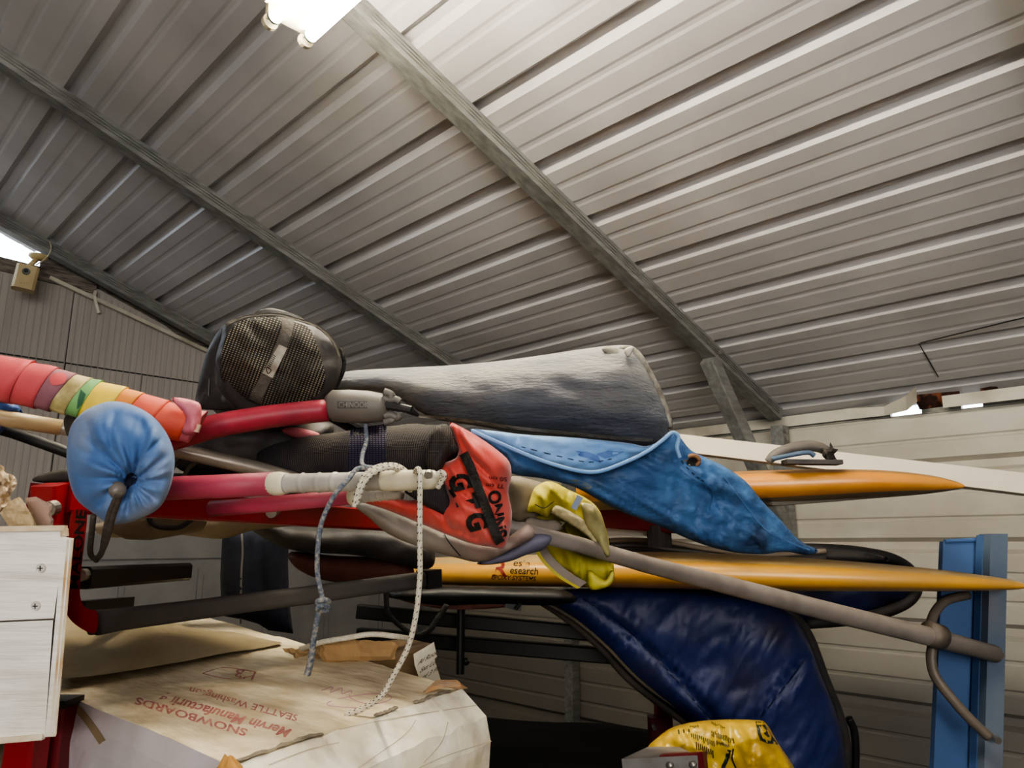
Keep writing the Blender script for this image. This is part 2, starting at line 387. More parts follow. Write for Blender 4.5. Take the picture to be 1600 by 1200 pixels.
ordust = mat('dusty_brown_deck', '9c6e3c', 'ab7c48', 5, .6)
greybottom = mat('grey_board_bottom', '6e675c', '7e766a', 5, .6)
whitebeam = mat('white_beam', 'e6ddc8', 'd8cfb9', 4, .6)
navyb = mat('royal_blue_nylon', '18265e', '1f3070', 5, .5, 0, bump=.6, bscale=22, dirt='2a2a44', dscale=5, damt=.9)
navyd = mat('navy_nylon', '10224f', '182a5c', 5, .5, 0, bump=.5, bscale=14)
dust = mat('dusty_charcoal', '4a4239', '2e2a26', 12, .8)
tableblue = mat('blue_table_panel', '3f6298', '486da4', 4, .45, 0, dirt='38588c', dscale=3, damt=.4)
tablegrey = mat('blue_grey_rail', '566980', '61748a', 6, .5, 0, dirt='7a7b80', dscale=6, damt=.5)
beigeb = mat('beige_canvas', '8d7a62', '7a6953', 9, .75, 0, bump=.3)
maroon = mat('dark_maroon_cloth', '5a2a26', '6e3a30', 9, .8, 0, bump=.4)
navytrouser = mat('navy_trouser_cloth', '141826', '1c2236', 9, .85, 0, bump=.4)
yelbag = mat('yellow_plastic_film', 'd9b320', 'c89c1a', 9, .28, 0, bump=.9, bscale=22, dirt='a8821c', dscale=9, damt=.4)
inkgreen = mat('dark_green_ink', '1d2b22', None, rough=.5)
camcream = mat('aged_cream_plastic', 'd5bf8a', 'c8b07a', 10, .5)
rope_w = mat('white_rope_yarn', 'e2dac2', 'd0c6aa', 200, .8, 0, bump=.6, bscale=500)
fleck = mat('dark_rope_fleck', '4a4038', None, rough=.8)
rope_g = mat('grey_blue_rope_yarn', '4e5a6c', '9a958a', 260, .8, 0, bump=.7, bscale=400, c3='69717c')

# ============================================================ THE SHELL
sl = .36; XW = 3.5; HE = 2.118
def roofz(x): return HE+sl*(XW-x)
RIDGE = -.1
def roof_side(x_eave, sgn, name):
    # profile along slope distance from the eave, recessed channels upward
    cs = 1/math.hypot(1, sl); nx, nz = sl*cs*sgn, cs
    L = abs(x_eave-RIDGE)/cs
    prof = []
    def add(s, h): prof.append((s, h))
    k = 0; add(-.05, 0)
    base = .097
    while base+.3*k < L-.05:
        c = base+.3*k
        add(c-.034, 0); add(c-.016, .026); add(c+.014, .026); add(c+.032, 0)
        for mnr in (.10, .20):
            add(c+mnr-.016, 0); add(c+mnr-.006, .0022); add(c+mnr+.006, .0022); add(c+mnr+.016, 0)
        k += 1
    prof = [p for p in prof if p[0] < L]; add(L, 0)
    prof.sort(key=lambda a: a[0])
    mb = MB(); ys = [-3.4+i*.8 for i in range(11)]; n = len(prof)
    for y in ys:
        for s_, h in prof:
            x = x_eave-sgn*s_*cs; z = HE+sl*s_*cs
            mb.v.append(Vector((x+nx*h, y, z+nz*h)))
    for i in range(len(ys)-1):
        for j in range(n-1): mb.f.append([i*n+j, i*n+j+1, (i+1)*n+j+1, (i+1)*n+j]); mb.m.append(0)
    return struct(mb.build(name, roofm))
roof_side(XW, 1, 'ceiling'); roof_side(-3.7, -1, 'ceiling_far_slope')
# floor
struct(MB().box((-3.9, -3.4, -.1), (3.7, 4.7, 0)).build('floor', floorm))
# corrugated side wall along X = 3.5
def side_wall(X, sgn, name, y0, y1, ztop):
    prof = [(0, 0)]
    z = .005
    majors = [1.5-.005+.332*k for k in range(-4, 2)]
    for c in majors:
        for off, h in ((-.032, 0), (-.016, .03), (.014, .03), (.032, 0)): prof.append((c+off, h))
        for mnr in (.11, .22):
            for off, h in ((-.011, 0), (-.004, .006), (.004, .006), (.011, 0)): prof.append((c+mnr+off, h))
    prof = sorted(p for p in prof if 0 <= p[0] < ztop); prof.append((ztop, 0))
    mb = MB(); n = len(prof); ys = [y0+(y1-y0)*i/8 for i in range(9)]
    for y in ys:
        for z, h in prof: mb.v.append(Vector((X+sgn*h, y, z)))
    for i in range(8):
        for j in range(n-1): mb.f.append([i*n+j, i*n+j+1, (i+1)*n+j+1, (i+1)*n+j]); mb.m.append(0)
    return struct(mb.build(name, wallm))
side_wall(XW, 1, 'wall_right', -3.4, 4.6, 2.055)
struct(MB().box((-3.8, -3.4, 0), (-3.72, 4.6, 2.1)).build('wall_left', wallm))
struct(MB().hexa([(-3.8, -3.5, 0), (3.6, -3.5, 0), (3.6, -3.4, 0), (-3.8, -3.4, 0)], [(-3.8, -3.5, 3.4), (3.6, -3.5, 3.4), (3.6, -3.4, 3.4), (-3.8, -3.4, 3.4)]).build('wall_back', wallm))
# upper closure strip above the side wall, with two torn openings to daylight
hA = PX(1388, 620, XW).y, PX(1436, 610, XW).y
hB = PX(1497, 600, XW).y, PX(1531, 600, XW).y
cl = MB()
for a, b in ((hA[0], 4.6), (hB[0], hA[1]), (-3.4, hB[1])):
    cl.box((XW+.002, a, 2.05), (XW+.03, b, 2.14))
struct(cl.build('trim_1', galv_d))
# eave flashing, bent away near the hole
fl = MB(); seg = []
ytop = [(4.4, 0, 2.062, 2.115), (PX(1330, 650, XW).y, 0, 2.062, 2.113), (PX(1385, 640, XW).y, .02, 2.058, 2.10), (PX(1425, 630, XW).y, .07, 2.062, 2.125), (PX(1447, 620, XW).y, .12, 2.085, 2.15)]
for i in range(len(ytop)-1):
    a, b = ytop[i], ytop[i+1]
    q = [(XW-.012-a[1], a[0], a[2]), (XW-.012-b[1], b[0], b[2]), (XW-.006-b[1], b[0], b[3]), (XW-.006-a[1], a[0], a[3])]
    fl.hexa(q, [(x+.004, y, z) for x, y, z in q])
struct(fl.build('trim_2', trimm))
y1_ = PX(1478, 620, XW).y
fl = MB(); q = [(XW-.06, y1_, 2.058), (XW-.03, -1.0, 2.062), (XW-.03, -1.0, 2.118), (XW-.06, y1_, 2.108)]
fl.hexa(q, [(x+.004, y, z) for x, y, z in q])
struct(fl.build('trim_3', trimm))
rs = MB(); q = [(XW-.002, PX(1433, 610, XW).y, 2.07), (XW-.002, PX(1500, 600, XW).y, 2.075), (XW-.03, PX(1500, 600, XW).y, 2.14), (XW-.04, PX(1430, 610, XW).y, 2.135)]
rs.hexa(q, [(x+.004, y, z) for x, y, z in q])
q = [(XW-.0, PX(1530, 600, XW).y, 2.09), (XW-.0, PX(1565, 600, XW).y, 2.095), (XW-.03, PX(1560, 600, XW).y, 2.125), (XW-.03, PX(1533, 600, XW).y, 2.135)]
rs.hexa(q, [(x+.004, y, z) for x, y, z in q])
displace(rs, .006, 60)
struct(rs.build('trim_4', rust))
# lapped extra roof sheet by the eave
def RF(px, py, off=0):
    r = ray(px, py); t = (HE-1.5+off+sl*XW)/(r.z+sl*r.x); return CAM+r*t
def seamstrip(pts, w, name):
    mb = MB()
    for a, b in zip(pts, pts[1:]): mb.bar(a, b, w, .002, up=(sl, 0, 1))
    struct(mb.build(name, blk))
seamstrip([RF(1436, 537, -.003), RF(1466, 589, -.003)], .004, 'ceiling_seam'); seamstrip([RF(1438, 536, -.003), RF(1700, 472, -.003)], .005, 'ceiling_seam')
# rafters, posts and brace
def rafter(y0, x0, x1, name='rafter', lab=''):
    w = .062; h = .062
    mb = MB(); n = Vector((sl, 0, 1)).normalized()
    b = [Vector((x, y, roofz(x))) for x, y in ((x0, y0), (x1, y0), (x1, y0+w), (x0, y0+w))]
    lower = [p-n*h for p in b]; mb.hexa(lower, b)
    # pressed swage along the near face and bottom
    o = mb.build(name, galv); tag(o, lab, 'rafter', kind='structure'); return o
rafter(1.60, RIDGE, 3.43, 'trim_5', 'galvanised steel rafter crossing the ceiling behind the lamp'); rafter(2.96, RIDGE, 3.45, 'trim_6', 'galvanised steel rafter across the middle left of the ceiling')
rafter(4.34, RIDGE, 3.45, 'trim_7', 'galvanised steel rafter against the grey end wall'); rafter(RF(1600, 50).y-.10, RIDGE, 3.45, 'trim_8', 'galvanised steel rafter at the top right corner')
for y in (1.60, 2.96, 4.34):
    sp = struct(MB().box((3.415, y, 0), (3.477, y+.062, roofz(3.45)-.075)).build('trim_9', galv))
br = MB().bar((2.82, 1.631, roofz(2.82)-.075), (3.42, 1.631, 1.56), .066, .07, up=(1, 0, .5), bev=.006)
brace = struct(br.build('trim_10', galv))
bo = MB()
for x, z in ((2.86, roofz(2.86)-.03), (3.44, 2.03), (3.44, 1.995), (3.44, 1.96)):
    bo.tube([(x, 1.6, z), (x, 1.592, z)], .010, 8)
struct(bo.build('trim_11', chrome))
# longitudinal grooves on the rafters' near faces
for y0 in (1.60, 2.96, 4.34):
    g = MB(); n = Vector((sl, 0, 1)).normalized()
    for k in (.018, .030, .042):
        a = Vector((RIDGE, y0-.0015, roofz(RIDGE)))-n*k; b = Vector((3.4, y0-.0015, roofz(3.4)))-n*k
        g.bar(a, b, .003, .0035, up=(0, 0, 1))
    struct(g.build('trim_12', galv_d))

# ---- end wall: grey panels with grooves, wooden head piece, white door below
YE = 4.47
def E(px, py): return PY(px, py, YE)
wl = MB()
top = [E(-40, 424), E(70, 440), E(150, 458), E(330, 556), E(420, 606), E(600, 706), E(660, 745)]
zmid = (E(0, 549).z+E(307, 600).z)/2
xm = E(110, 500).x
def panel(x0, x1, z0, z1f):
    k = max(2, int((x1-x0)/.12)); pts = [x0+(x1-x0)*i/k for i in range(k+1)]
    for i in range(k):
        a, b = pts[i], pts[i+1]
        wl.hexa([(a, YE, z0), (b, YE, z0), (b, YE+.02, z0), (a, YE+.02, z0)], [(a, YE, z1f(a)), (b, YE, z1f(b)), (b, YE+.02, z1f(b)), (a, YE+.02, z1f(a))])
def topz(x):
    return topz0(x)+(.03 if x < 1.6 else 0)
def topz0(x):
    t = [(-4, top[0].z+.2)]+[(p.x, p.z) for p in top]+[(3.6, top[-1].z)]
    for (a, za), (b, zb) in zip(t, t[1:]):
        if a <= x <= b: return za+(zb-za)*(x-a)/(b-a)
    return t[-1][1]
panel(-3.7, xm-.004, zmid+.004, lambda x: max(zmid+.01, topz(x))); panel(xm+.004, 3.5, zmid+.004, lambda x: max(zmid+.005, topz(x)))
x2 = E(218, 620).x; x3 = E(86, 690).x
panel(-3.7, x3-.004, 0, lambda x: zmid-.004); panel(x3+.004, x2-.004, 0, lambda x: zmid-.004); panel(x2+.004, 3.5, 0, lambda x: min(zmid-.004, topz(x)))
gr = wl
struct(wl.build('wall_end', siding))
gv = MB()
x = -.3
while x < 3.4:
    gv.box((x, YE-.002, .02), (x+.004, YE+.001, topz(x)-.02)); x += .033
struct(gv.build('trim_13', mat('siding_groove', 'a19b95', None, rough=.9)))
struct(MB().box((-3.7, YE+.022, 0), (3.5, YE+.03, zmid+.05)).build('trim_14', blk))
# closure above the siding, right of the daylight gap
up = MB(); xg = E(62, 430).x
k = 14; xs = [xg+(3.5-xg)*i/k for i in range(k+1)]
for a, b in zip(xs, xs[1:]):
    up.hexa([(a, YE+.03, 1.9), (b, YE+.03, 1.9), (b, YE+.035, 1.9), (a, YE+.035, 1.9)], [(a, YE+.03, roofz(a)+.03), (b, YE+.03, roofz(b)+.03), (b, YE+.035, roofz(b)+.03), (a, YE+.035, roofz(a)+.03)])
struct(up.build('trim_15', woodold))
hd = MB().bar(E(-60, 398), E(150, 450), .03, .075, up=(0, 0, 1)); displace(hd, .006, 9)
struct(hd.build('trim_16', woodold))
hd = MB().bar(E(75, 436)+Vector((0, -.03, 0)), E(338, 558)+Vector((0, -.03, 0)), .02, .02); struct(hd.build('trim_17', trimm))
# white panelled door
dr = MB().box((.9, YE-.05, 0), (3.49, YE-.005, 1.56))
for i in range(6):
    x0 = .98+i*.42
    for z0, z1 in ((.1, .68), (.78, 1.36)):
        dr.box((x0, YE-.062, z0), (x0+.34, YE-.05, z1)); dr.box((x0+.03, YE-.07, z0+.03), (x0+.31, YE-.06, z1-.03))
dr.box((.9, YE-.075, 1.42), (3.49, YE-.04, 1.455))
struct(dr.build('door_1', doorw))
# dangling strip
dg = MB().tube([E(146, 457)+Vector((0, -.04, 0)), E(142, 466)+Vector((0, -.06, 0)), E(146, 478)+Vector((0, -.05, 0)), E(150, 492)+Vector((0, -.05, 0))], .009, 6, flat=.4)
tag(dg.build('caulk_strip', trimm), 'small peeling white strip hanging below the end rafter', 'strip')

# ---- ceiling lamp
lampx = RF(455, 45).x
pe = PZ(478, 68, 2.78)     # near tube's end
pe2 = PZ(433, 30, 2.78)
th = thing('fluorescent_lamp', 'lit twin tube fluorescent lamp fixed under the ceiling', 'lamp', (pe.x, pe.y, 2.78))
tubem = emis('lit_tube', 'fff1d8', 64)
tx = [pe.x, pe.x-.10]
YT = min(pe.y, pe2.y)+.03
hous = MB().box((tx[1]+.012, YT-1.25, 2.80), (tx[0]-.012, YT, 2.85))
hous.box((tx[1]-.02, YT-1.25, 2.835), (tx[0]+.02, YT, 2.86))
hous.build('housing', mat('lamp_housing', 'efe6cc', None, rough=.4), th)
for i, x in enumerate(tx):
    MB().tube([(x, YT-1.23, 2.79), (x, YT-.02, 2.79)], .0165, 16).build('tube', tubem, th, smooth=True)
    for y in (YT, YT-1.25):
        s = 1 if y == YT else -1
        h = MB().tube([(x, y+s*.0, 2.79), (x, y+s*.012, 2.79)], .020, 14).box((x-.012, y-.006, 2.79), (x+.012, y+.010, 2.84))
        h.build('lamp_holder', ivory, th)
        MB().tube([(x, y-s*.022, 2.79), (x, y-s*.016, 2.79)], .0175, 14).build('end_ring', mat('green_ring', '3c5548', None), th)
MB().box((tx[1]+.03, YT-.12, 2.85), (tx[1]+.05, YT-.1, roofz(tx[1]))).build('hanger', galv_d, th)
MB().box((tx[1]+.02, YT-1.1, 2.85), (tx[1]+.04, YT-1.08, roofz(tx[1]))).build('hanger', galv_d, th)

# ---- small camera on the end rafter
cb = PY(60, 402, 4.30)
scn = thing('security_camera', 'small yellowed wall camera hanging from the end rafter at far left', 'camera', PY(40, 450, 4.24))
MB().tube([cb+Vector((0, 0, .01)), cb-Vector((0, 0, .0)), cb-Vector((0, 0, .012))], [.045, .045, .03], 16).build('mount', camcream, scn, smooth=True)
a = PY(42, 420, 4.26)
MB().tube([cb, (cb+a)/2+Vector((0, .01, 0)), a], [.014, .012, .016], 10).build('neck', camcream, scn, smooth=True)
ct = PY(40, 434, 4.23); rx = Vector((.95, -.2, -.05)).normalized(); rz = Vector((.08, 0, 1)).normalized()
bd = MB().bar(ct+rz*.058-Vector((0, 0, .0)), ct-rz*.066, .098, .07, up=Vector((-.2, -1, 0)), bev=.012)
body = bd.build('body', camcream, scn)
tc_ = ct+rz*.022+Vector((-.01, -.036, 0)); nn = Vector((-.2, -1, 0)).normalized()
MB().tube([tc_, tc_+nn*.008], [.018, .016], 16).build('lens_ring', galv_d, scn); MB().tube([tc_+nn*.008, tc_+nn*.010], .010, 12).build('lens', blk, scn)
mb = None
for q in range(3): mb = lettering(body, '-', (31+q*5, 444), (9, 1), (0, -9), 'x', inkblk, mb=mb or MB())
mb.build('marking', stain, scn)
crd = [PY(*q) for q in ((56, 414, 4.24), (66, 408, 4.24), (76, 398, 4.26), (80, 388, 4.30), (78, 378, 4.33))]
MB().tube(crom([tuple(p) for p in crd], 5, False), .0035, 6).build('cable', ivory, scn, smooth=True)

# ============================================================ RACKS
# front rack: red end post, top bar, curved printed plate, padded arm
d0 = .86
rk = thing('storage_rack', 'red and black freestanding rack carrying the piled sailing gear', 'rack', PZ(90, 1150, 0) if False else (P(92, 1150, d0).x, P(92, 1150, d0).y, 0))
bx_, by_ = P(92, 1150, d0).x, P(92, 1150, d0).y
VX = Vector((1, 0, 0)); VYd = Vector((0, 1, 0))
_p = P(44, 1150, .80); pc = Vector((_p.x, _p.y, 0))
MB().bar(pc, pc+Vector((0, 0, 1.44)), .032, .034, up=(.7, .7, 0), bev=.003).build('post', redm, rk)
pt = P(97, 760, d0)
# upper sleeve
sv = MB().bar(P(80, 872, d0), P(80, 757, d0), .030, .034, up=(.7, .7, 0), bev=.003)
sleeve = sv.build('sleeve', redm, rk)
# top bar going back over the arm
tb = MB().bar(P(98, 777, d0+.012), P(620, 815, 1.42), .034, .036, bev=.003); topbar = tb.build('top_bar', redm, rk)
MB().bar(P(62, 776, d0+.06), P(130, 782, d0+.03), .03, .032).build('end_cap', redd, rk)
bl = MB(); c_ = P(431, 797, 1.1); bl.tube([c_, c_-FWD*.022], .008, 12); bl.build('bolt', chrome, rk); bl = MB()
c_ = P(85, 793, d0-.02); bl.tube([c_, c_-FWD*.012], .0085, 14)
bl.build('bolt', chrome, rk); MB().tube([c_-FWD*.0125, c_-FWD*.013], .005, 12).build('bolt_socket', blk, rk)
# plate: curved tube
def PL(x, y): return P(x, y, d0-.012)
out = [(112, 800), (135, 800), (133, 840), (128, 880), (125, 915), (126, 935), (134, 950), (152, 957), (150, 988), (130, 984), (108, 966), (103, 945), (103, 900), (106, 850)]
pl = MB(); o2 = crom(out, 4); vo, fo, dd = inside_tri(resample(o2, 5), 6)
n_ = len(vo); vs = [PL(x, y) for x, y in vo]+[P(x, y, d0+.03) for x, y in vo]
rim = [i for i in range(n_) if dd[i] < 1e-3]
pl.add(vs, [tuple(f) for f in fo]+[tuple(i+n_ for i in f)[::-1] for f in fo])
rs2 = resample(o2, 5); nn_ = len(rs2); pl.add([PL(*q) for q in rs2]+[P(q[0], q[1], d0+.03) for q in rs2], [(i, (i+1) % nn_, (i+1) % nn_+nn_, i+nn_) for i in range(nn_)])
plate = pl.build('bracket_plate', redm, rk)
patch(plate, [(108, 796), (123, 796), (120, 850), (117, 922), (105, 922), (105, 860)], 'decal_band', blk, plate, off=.0009) if False else None
lettering(plate, 'MALONE', (122, 922), (3.0, -31), (-21, -1.2), 'printed_name', inkblk, plate, bold=.02)
bandm = MB(); line(plate, [(124.5, 802), (121, 860), (119, 922)], 1.2, 'x', None, mb=bandm); line(plate, [(106.5, 802), (105, 860), (104, 922)], 1.2, 'x', None, mb=bandm); bandm.build('decal_border', inkblk, plate)
# padded arm
arm = MB(); n = 14
for_pts = [P(148+(660-148)*i/n, 973-(973-906)*i/n, .86+(1.24-.86)*i/n) for i in range(n+1)]
arm.tube(for_pts, [m(19, .86)*(1.12 if i == 0 else 1.0) for i in range(n+1)], 20, rfun=lambda t, a: 1+.12*math.cos(4*a+math.pi) )
displace(arm, .0012, 25); armo = arm.build('padded_arm', foam, rk, smooth=True)
MB().bar(for_pts[-1], for_pts[-1]+(for_pts[-1]-for_pts[0])*.06, .03, .03).build('arm_core', blkm, rk)
MB().bar(P(126, 903, .95), P(287, 893, 1.25), .028, .028, bev=.004).build('cross_arm', blkm, rk)
a = P(124, 899, .93); MB().tube([a, a+(P(132, 898, .95)-a)], .008, 10).build('pin', chrome, rk)
MB().bar(P(120, 950, 1.0), P(200, 941, 1.3), .02, .018).build('cross_arm_lower', blkm, rk)
# lower feet visible under the white crate
_q = P(86, 1150, .84); zq = P(86, 1104, .84).z
MB().bar((_q.x, _q.y, 0), (_q.x, _q.y, zq), .032, .034, up=(.7, .7, 0), bev=.002).build('rear_post', redd, rk)
MB().bar((_q.x, _q.y, zq), (_q.x, _q.y, zq+.008), .036, .038, up=(.7, .7, 0)).build('post_cap', blk, rk)
MB().bar(P(100, 1122, .86), P(112, 1121, .9), .01, .010).build('latch', blk, rk)
# back rack
Q = lambda x, y, d: P(x, y, d)
b0 = Q(553, 1000, 2.55); rk2 = thing('storage_rack', 'dark rear rack frame with red posts and long black bars near the wall', 'rack', (b0.x, b0.y, 0))
MB().bar((b0.x, b0.y, 0), (b0.x, b0.y, 1.62), .06, .06, bev=.004).build('post', redm, rk2)
c0 = Q(1036, 1110, 2.35); MB().bar((c0.x, c0.y, 0), (c0.x, c0.y, 1.60), .05, .05, up=(.7, .7, 0), bev=.004).build('post', redm, rk2)
c1 = Q(1028, 1180, 2.28); MB().bar((c1.x, c1.y, .4), (c1.x, c1.y, Q(1028, 1122, 2.28).z), .05, .05, up=(.7, .7, 0), bev=.004).build('sleeve', redd, rk2)
t_ = Q(1021, 1134, 2.24); MB().tube([t_, t_-FWD*.02], .006, 8).build('bolt', chrome, rk2)
for (x0, y0, e0, x1, y1, e1) in ((560, 955, 2.5, 1090, 1005, 2.36), (560, 992, 2.5, 1090, 1036, 2.3)):
    MB().bar(Q(x0, y0, e0), Q(x1, y1, e1), .045, .045, bev=.004).build('long_bar', blkm, rk2)
k0 = Q(719, 930, 2.3); k1 = Q(719, 1053, 2.3); MB().tube([Vector((k1.x, k1.y, k0.z+.1)), k1], m(6.5, 2.3), 12).build('drop_tube', blkm, rk2)
kk = Q(729, 1034, 2.3); MB().tube([k1+Vector((0, 0, .04)), kk, kk+VX*.002+(kk-k1)*.1], [.006, .012, .010], 10).build('knob', blkm, rk2)
MB().bar(Q(900, 806, 2.3), Q(1075, 818, 2.1), .04, .06, bev=.004).build('top_bar', redd, rk2)
MB().bar(Q(940, 829, 2.28), Q(1018, 830, 2.2), .04, .03).build('rest', mat('grey_rest', 'b5b0a8', None, rough=.5), rk2)
a = Q(1054, 838, 2.15); MB().bar(Vector((a.x, a.y, a.z-.05)), a+Vector((0, 0, .06)), .03, .03).build('upright', redd, rk2)
a = Q(1030, 838, 2.15); MB().tube([a-Vector((0, 0, .03)), a+Vector((0, 0, .03))], .035, 12).build('roller', dust, rk2)

# ============================================================ SNOWBOARD CARTON and boxes
ZT = 1.328
A = PZ(358, 1196, ZT); B = PZ(722, 1076, ZT); Dd = PZ(95, 1073, ZT)
Bk = PZ(330, 966, ZT)
ld = (Bk-B); ld.z = 0; ld.normalize()
L = 1.5
wv = (B-A)
def sub(a, b, t): return a+(b-a)*t
cb_ = thing('cardboard_box', 'large flattened snowboard carton with red upside down print and torn corner', 'box', ((A.x+B.x)/2, (A.y+B.y)/2, ZT-.11))
NX, NY = 26, 50
ld2 = (Dd-A); ld2.z = 0; ld2.normalize()
def TP(u, v):   # u across A->B, v along the length
    a = A+ld2*L*v; b = B+ld*L*v; p = a+(b-a)*u
    h = .004*noise.noise(Vector((u*5, v*9, 1)))+.0015*noise.noise(Vector((u*18, v*40, 4)))
    h -= .010*math.exp(-((v-.35)/.16)**2)*(1-u)
    return p+Vector((0, 0, h))
tp = MB(); vs = [TP(i/NX, j/NY) for j in range(NY+1) for i in range(NX+1)]
fs = [(j*(NX+1)+i, j*(NX+1)+i+1, (j+1)*(NX+1)+i+1, (j+1)*(NX+1)+i) for j in range(NY) for i in range(NX)]
tp.add(vs, fs); boxtop = tp.build('lid', cardb, cb_, smooth=True)
def wallstrip(fn, nn, outv, name, M, dz=(0, .028, .055, .12), outs=(0, .034, .040, .036), jag=.0015):
    mb = MB(); vs = []
    for k, (z, o) in enumerate(zip(dz, outs)):
        for i in range(nn+1):
            p = fn(i/nn); q = noise.noise(p*30+Vector((k*3, 0, 0)))*jag*2
            vs.append(p+outv*(o+(q if k else 0))-Vector((0, 0, z+(q if k else 0))))
    mb.add(vs, [(k*(nn+1)+i, k*(nn+1)+i+1, (k+1)*(nn+1)+i+1, (k+1)*(nn+1)+i) for k in range(len(dz)-1) for i in range(nn)])
    return mb.build(name, M, cb_, smooth=False)
fo_ = Vector((wv.y, -wv.x, 0)).normalized()
if fo_.dot(ld) > 0: fo_ = -fo_
so_ = -Vector((-ld2.y, ld2.x, 0)).normalized()
if so_.dot(wv) > 0: so_ = -so_
front = wallstrip(lambda t: TP(t, 0), 26, fo_, 'end_flap', cardfront)
side = wallstrip(lambda t: TP(0, t), 40, so_, 'side_panel', cardside, outs=(0, .004, .006, .004), dz=(0, .02, .04, .075))
rgt = wallstrip(lambda t: TP(1, t), 40, -so_, 'side_panel', cardfront, outs=(0, .02, .028, .03))
# corner chamfer between front and right
cm = MB(); r0 = TP(1, 0); cm.add([r0, r0+fo_*.034-Vector((0, 0, .028)), r0+fo_*.040-Vector((0, 0, .055)), r0+fo_*.036-Vector((0, 0, .12)), r0-so_*.03-Vector((0, 0, .12)), r0-so_*.028-Vector((0, 0, .055)), r0-so_*.02-Vector((0, 0, .028))],
     [(0, 1, 6), (1, 2, 5, 6), (2, 3, 4, 5)]); cm.build('corner_fold', cardfront, cb_)
cm = MB(); l0 = TP(0, 0); cm.add([l0, l0+fo_*.034-Vector((0, 0, .028)), l0+fo_*.036-Vector((0, 0, .12)), l0+so_*.004-Vector((0, 0, .075))], [(0, 1, 2, 3)]); cm.build('corner_fold', cardside, cb_)
bt = MB(); bt.add([TP(0, 0)-Vector((0, 0, .11)), TP(1, 0)-Vector((0, 0, .11)), TP(1, 1)-Vector((0, 0, .11)), TP(0, 1)-Vector((0, 0, .11))], [(0, 1, 2, 3)]); bt.build('base', cardbrown, cb_)
# creases in the cream end
for c_ in ([(482, 1151), (560, 1133), (640, 1118), (745, 1102)], [(655, 1200), (700, 1180), (768, 1158)], [(560, 1200), (630, 1150), (650, 1125)], [(700, 1128), (690, 1160), (662, 1192)], [(420, 1195), (480, 1172), (530, 1160)]):
    line(front, c_, 1.3, 'crease', mat('crease_line', 'b5a684', None, rough=.9), cb_, off=.001)
# torn edges
frayed = mat('frayed_grey_paper', '8d826e', '6e6454', 60, .95, bump=.8); tn = MB(); rr = random.Random(3)
for t0, t1 in ((.02, .30), (.52, .62), (.72, .92)):
    k = 14; pa = [TP(t0+(t1-t0)*i/k, .004)+fo_*.004+Vector((0, 0, .002)) for i in range(k+1)]
    tn = MB(); tn.tube(pa, [.0012+.0030*rr.random() for _ in pa], 6, flat=.45); tn.build('torn_edge', frayed, cb_)
tn = MB(); c_ = TP(1, .0); tn.tube([c_-wv*.16+ld*.03, c_-wv*.1+ld*.02+Vector((0, 0, .008)), c_-wv*.03+Vector((0, 0, .006)), c_+wv*.02], [.004, .009, .010, .005], 10, flat=.5); displace(tn, .004, 150); tn.build('torn_corner', cardtorn, cb_)
tn = MB(); c_ = TP(0, 0)+Vector((0, 0, -.004)); tn.tube([c_+Vector((0, 0, .012)), c_, c_-Vector((0, 0, .014))+fo_*.01], [.003, .011, .006], 9); displace(tn, .005, 160); tn.build('torn_corner', mat('orange_torn', 'c98f3c', 'a8763a', 80, .9, bump=.8), cb_)
# print on the lid (reads upside down from here)
pm = MB()
def prn(s, o, U, V, b=.0, sh=0): lettering(boxtop, s, o, U, V, 'x', None, off=.0012, bold=b, mb=pm, shear=sh)
for a_ in (('Mervin Manufacturing', (458, 1140), (-23, -6.4), (-10, 19), .025, .25), ('SEATTLE Washington', (468, 1118), (-19, -5), (-7, 13), .01),
           ('SNOWBOARDS', (388, 1140), (-25, -7.3), (-7, 15), .025), ('LIB', (402, 1050), (-24, -4.6), (-9, 19), .02)):
    pm = MB(); prn(*a_); pm.build('red_print', inkred, cb_)
line(side, [(112, 1098), (134, 1122), (160, 1160)], 12, 'packing_tape', cardbrown, cb_, off=.002)
fr = MB(); line(boxtop, [(316, 1052), (352, 1043), (400, 1052), (362, 1061), (316, 1052)], 1.2, 'x', None, mb=fr, step=2); fr.build('print_frame', inkred, cb_)
sg = MB(); line(boxtop, [(502, 1079), (520, 1073), (516, 1082), (534, 1075), (534, 1084), (550, 1079), (547, 1090), (575, 1100), (600, 1097), (612, 1090), (600, 1084), (560, 1086), (516, 1096), (516, 1103), (560, 1106)], 1.5, 'x', None, mb=sg, step=2)
sg.build('marker_scrawl', inkfade, cb_)
# bulging brown cardboard sheet behind, on the carton
sh = MB(); vs = []; nx, ny = 24, 12
for j in range(ny+1):
    for i in range(nx+1):
        x = 85+(440-85)*i/nx; yb = 1061-56*(i/nx)**1.6-4*math.sin(i/nx*3); yt = 966+36*(i/nx); y = yb+(yt-yb)*j/ny
        p = PZ(x, y, ZT+.004); hh = .026*math.sin(math.pi*min(1, j/ny*.75))*(1-(i/nx)**1.5)
        vs.append(p+Vector((0, 0, hh+.003*noise.noise(p*9))))
sh.add(vs, [(j*(nx+1)+i, j*(nx+1)+i+1, (j+1)*(nx+1)+i+1, (j+1)*(nx+1)+i) for j in range(ny) for i in range(nx)])
tag(sh.build('cardboard_sheet', mat('dusty_cardboard', 'a8966f', '96855f', 7, .85, 0, bump=.4), smooth=True), 'curved brown cardboard sheet lying on the carton under the padded arm', 'cardboard')
